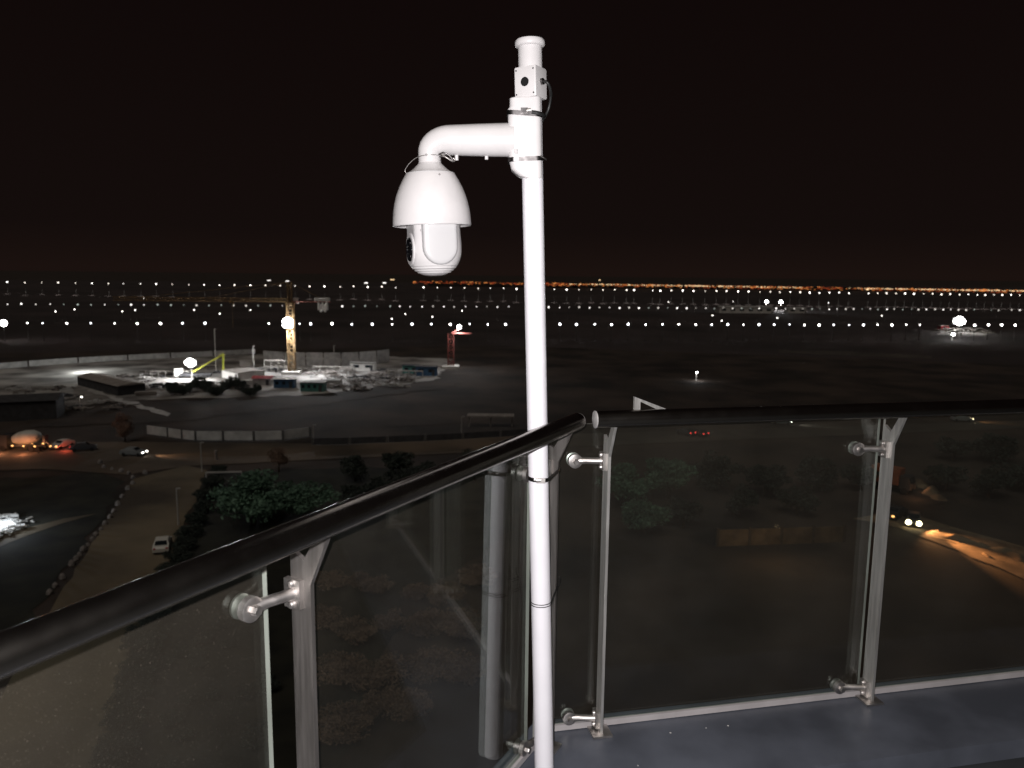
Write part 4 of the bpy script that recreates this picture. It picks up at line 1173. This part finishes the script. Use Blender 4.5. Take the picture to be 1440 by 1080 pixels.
for i, (x, y) in enumerate(hs):
    heap(i, at(x + random.uniform(-6, 6), y), random.uniform(0.7, 1.9))
def scaffold(label, p_, rz, nx, nz, w=2.2, h=2.0):
    t = empty('scaffold', p_, rz, label, 'scaffold')
    for i in range(nx + 1):
        for y in (0, 1.4):
            mbx = MB(); mbx.bar((i * w, y, 0), (i * w, y, nz * h), 0.14); mbx.build('standard', M['gallery'], t)
    for k in range(1, nz + 1):
        for y in (0, 1.4):
            mbx = MB(); mbx.bar((0, y, k * h - 0.1), (nx * w, y, k * h - 0.1), 0.12); mbx.build('ledger', M['gallery'], t)
        mbx = MB(); mbx.box((nx * w / 2, 0.7, k * h), (nx * w, 1.2, 0.08)); mbx.build('deck', M['shedroof'], t)
scaffold('scaffold frame left of the blazing pump floodlight', at(212, 531), R(6), 5, 1)
scaffold('scaffold frame between pump boom and yellow crane', at(372, 524), R(-3), 4, 2)
scaffold('scaffold frame right of the yellow crane foot', at(440, 524), R(2), 6, 1)
scaffold('scaffold frame among rubble near the dark blue cabin', at(545, 530), R(-4), 5, 1)
def stack(label, p_, rz, n, L, m):
    t = empty('board_stack', p_, rz, label, 'boards')
    for k in range(n):
        mbx = MB(); mbx.box((random.uniform(-.15, .15), random.uniform(-.1, .1), 0.1 + 0.22 * k), (L, 1.5, 0.17)); mbx.build('board', m, t)
stack('stack of pale boards left of the red roofed hut', at(346, 541), R(12), 6, 5.0, M['pale'])
stack('stack of pale boards right of the teal cabin', at(470, 541), R(-10), 7, 4.5, M['pale'])
stack('stack of brown boards in front of the long shed', at(205, 556), R(25), 5, 5.0, M['shedroof'])
stack('stack of boards at the left part of the site', at(62, 549), R(5), 6, 6.0, M['pale'])
stack('stack of boards beside the white cabin', at(487, 525), R(-6), 8, 4.0, M['shedroof'])

# white rubble under the left-edge floodlight
for i, (x, y) in enumerate(((2, 742), (14, 748), (-6, 756), (8, 732), (4, 752), (18, 740))):
    heap(200 + i, at(x, y), 1.1)
    bpy.context.scene.collection.objects[-1].data.materials[0] = M['conc']

# far lit low buildings and the blazing works at right
shed('far_building', 'pale low building lit by two floodlights beyond the lamp rows', at(1046, 440), 0, 46, 14, 5, M['conc'], M['pale'], 1.0, 6)
shed('far_building', 'pale low building right of the two far floodlights', at(1118, 440), 0, 16, 10, 4, M['conc'], M['pale'], 1.0, 2)
shed('works_hut', 'small reddish hut left of the blazing far right floodlight', at(1326, 465), 0, 5, 4, 3, M['red'], M['conc'], 0.3, 1)
for i, (x, y) in enumerate(((1340, 466), (1354, 466), (1364, 467), (1376, 467), (1350, 469))):
    heap(300 + i, at(x, y), 4.0)
sheet('works_yard', gps((1316, 471), (1330, 463), (1380, 464), (1400, 468), (1380, 472)), M['yard'], 0.12)

# ================================================================== LAMP ROWS
def lamp_mesh(h, r_, m):
    mbx = MB()
    mbx.lathe([(0.16, 0), (0.16, 0.6), (0.09, 0.65), (0.07, h - r_ * 0.4)], n=6, m=M['hoardpost'])
    mbx.lathe([(0, -r_), (r_ * 0.7, -r_ * 0.7), (r_, 0), (r_ * 0.7, r_ * 0.7), (0, r_)], (0, 0, h), 10, m=m)
    o = mbx.build('street_lamp', None)
    me = o.data
    bpy.data.objects.remove(o)
    return me
def lamp_row(xs, yf, h, r_, names, label, group, light=None, seed=1, jit=0.5):
    rnd = random.Random(seed)
    meshes = [lamp_mesh(h, r_ * k, M[n_]) for n_ in names for k in (0.6, 0.85, 1.15)]
    ld = None
    if light:
        ld = bpy.data.lights.new('lamp_pool', 'SPOT')
        ld.energy, ld.color, ld.shadow_soft_size, ld.spot_size, ld.spot_blend = light, (1, 0.93, 0.85), 0.4, R(36), 0.6
    for x in xs:
        y = yf(x) + rnd.uniform(-jit, jit)
        p_ = gp(x + rnd.uniform(-1, 1) * jit, y, GZ + h)
        o = bpy.data.objects.new('street_lamp', rnd.choice(meshes))
        o.location = (p_.x, p_.y, GZ)
        col.objects.link(o)
        tag(o, label, 'street lamp', group)
        if ld:
            q_ = bpy.data.objects.new('lamp_pool', ld)
            q_.location = (0, -2.2, h - r_ - 0.3); col.objects.link(q_); q_.parent = o
def lin(x0, y0, x1, y1): return lambda x: y0 + (y1 - y0) * (x - x0) / (x1 - x0)
XA = [38, 60, 94, 128, 161, 193, 226, 257, 288, 378, 421, 437, 467, 495, 524, 551, 579, 606, 633, 660, 686, 711, 762, 787, 811, 836, 860, 884, 908, 932, 955, 978, 1001, 1023, 1045, 1067, 1089, 1110, 1131, 1152, 1173, 1194, 1214, 1234, 1254, 1274, 1294, 1371, 1390, 1409, 1428]
XB = [10, 30, 50, 71, 90, 109, 128, 147, 166, 184, 203, 222, 240, 258, 276, 294, 311, 329, 346, 363, 380, 397, 481, 497, 513, 530, 549, 562, 577, 594, 609, 624, 639, 655, 670, 685, 700, 715, 772, 787, 801, 815, 829, 843, 857, 871, 885, 899, 912, 926, 939, 952, 966, 979, 992, 1005, 1017, 1030, 1043, 1056, 1068, 1092, 1105, 1117, 1129, 1142, 1153, 1166, 1177, 1189, 1200, 1212, 1224, 1235, 1247, 1258, 1270, 1282, 1292, 1303, 1315, 1326, 1337, 1348, 1359, 1370, 1394, 1404, 1423, 1434]
XC = [10, 35, 59, 82, 106, 129, 152, 174, 197, 220, 242, 265, 287, 309, 330, 352, 373, 394, 415, 435, 456, 478, 497, 517, 537, 557, 596, 615, 634, 653, 672, 690, 708, 726, 780, 797, 814, 831, 848, 864, 881, 892, 918, 928, 944, 960, 975, 992, 1008, 1022, 1038, 1053, 1069, 1083, 1097, 1111, 1125, 1139, 1152, 1166, 1180, 1194, 1222, 1234, 1247, 1260, 1273, 1285, 1299, 1312, 1324, 1336, 1349, 1362, 1374, 1386, 1398, 1410, 1422, 1434]
lamp_row(XA, lin(10, 454.5, 1430, 457.3), 8.0, 0.42, ('g_lampA', 'g_lampA2'), 'white street lamp in the lowest, brightest of the three lamp rows', 'lowest lamp row', seed=1)
lamp_row(XB, lin(10, 427.5, 1430, 436.0), 9.0, 0.50, ('g_lampB', 'g_lampB2', 'g_lampB3'), 'dim street lamp in the middle of the three lamp rows', 'middle lamp row', seed=2)
lamp_row(XC, lin(10, 396.8, 1430, 415.0), 14.5, 0.60, ('g_lampC', 'g_lampC2'), 'small white street lamp in the topmost of the three lamp rows', 'topmost lamp row', light=26000, seed=3)
me_big = lamp_mesh(8.0, 1.5, M['g_lampA'])
o = bpy.data.objects.new('street_lamp', me_big); p_ = gp(5, 454.5, GZ + 8); o.location = (p_.x, p_.y, GZ); col.objects.link(o)
tag(o, 'largest street lamp at the far left end of the lowest row', 'street lamp', 'lowest lamp row')
me_s = lamp_mesh(6.0, 0.34, M['g_lampC'])
for x, y in ((202, 419), (608, 445.6), (551, 448.5), (570, 441.5), (1015, 451), (1002, 443.5), (940, 424.5), (1031, 424), (1093, 447), (650, 437), (309, 441), (352, 436), (105, 435), (172, 438), (78, 438), (190, 436), (273, 436), (1240, 444), (1165, 426)):
    o = bpy.data.objects.new('small_lamp', me_s); p_ = gp(x, y, GZ + 6); o.location = (p_.x, p_.y, GZ); col.objects.link(o)
    tag(o, 'stray tiny lamp scattered between the lamp rows', 'street lamp', 'stray lamps between the rows')
# distant town on the horizon
rnd = random.Random(5)
mb = MB()
def town_y(x): return 399.5 + (408.5 - 399.5) * (x - 840) / 600
D = 1620.0
def town_at(px, z):
    d = sight(px, 400); d = Vector((d.x, d.y, 0)); d *= D / d.y
    return Vector((d.x, d.y, z))
def town_z(px, py):
    d = sight(px, py); return EYE + d.z * (D / d.y)
x = 580.0
k = D / FPX
while x < 1452:
    dens = 0.95 if x > 770 else 0.6
    if 1135 < x < 1205: dens = 0.45
    for layer, (dy, hs_) in enumerate(((-0.4, 0.55), (0.5, 0.75), (1.5, 0.6), (2.6, 0.6))):
        if rnd.random() > dens * (0.5, 0.95, 0.6, 0.35)[layer]: continue
        w = rnd.choice((0.7, 0.9, 1.3, 2.2, 3.6))
        y = town_y(x) + dy + rnd.uniform(-0.35, 0.35)
        warm = x > 800 and x < 1130 or x > 1190
        m_ = rnd.choice((M['g_city'], M['g_city3'], M['g_city3']) if (warm and layer == 1) else (M['g_city'], M['g_city2'], M['g_city2']) if layer else (M['g_city2'], M['g_city']))
        xx = x + rnd.uniform(-1, 1)
        mb.box(town_at(xx, town_z(xx, y)) + Vector((0, -6 * layer, 0)), (w * k, 2, hs_ * k * rnd.uniform(0.7, 1.3)), m=m_)
    x += rnd.uniform(1.2, 3.2)
for (px, py, w_, h_, m_) in ((840, 393.6, 2.0, 1.0, 'g_city3'), (1368, 407.2, 2.4, 2.6, 'g_city'), (1366, 408.4, 6, 1.2, 'g_city'), (1208, 406.5, 2, 1.6, 'g_city3'), (520, 397.5, 4, 1, 'g_lampB'), (545, 397.5, 4, 1, 'g_lampB'), (556, 393, 5, 1, 'g_city3'), (387, 394, 4, 0.7, 'g_lampB'), (412, 395, 4, 0.7, 'g_lampB')):
    k = D / FPX
    mb.box(town_at(px, town_z(px, py)) + Vector((0, -40, 0)), (w_ * k, 3, h_ * k), m=M[m_])
x = 600.0
while x < 1500:
    w = rnd.uniform(10, 34); k = D / FPX
    top = town_z(x, town_y(x) + rnd.uniform(-0.5, 2))
    hgt = max(6.0, top - GZ)
    mb.box(town_at(x + w / 2, GZ + hgt / 2) + Vector((0, 60, 0)), (w * k, 40, hgt), m=M['town'])
    x += w * rnd.uniform(0.7, 1.2)
tag(mb.build('distant_town', None), 'orange and red lights of the distant town along the horizon', 'town', kind='stuff')

# small chips of mortar lying on the coping
for i, (x, y) in enumerate(((943, 1031), (993, 1024), (1024, 1021), (897, 1077))):
    p_ = gp(x, y, 0.0)
    rnd = random.Random(i)
    mb = MB(); r_ = rnd.uniform(0.0022, 0.0036)
    mb.lathe([(r_ * 0.7, 0.0003), (r_, r_ * 0.4), (r_ * 0.6, r_ * 0.9), (0, r_)], n=6)
    mb.v = [(a_ * rnd.uniform(0.7, 1.4), b_ * rnd.uniform(0.7, 1.4), c_) for a_, b_, c_ in mb.v]
    tag(mb.build('mortar_chip', M['pale'], None, loc=p_, rz=i), 'tiny pale mortar chip lying on the slate coping', 'debris', 'mortar chips on the coping')
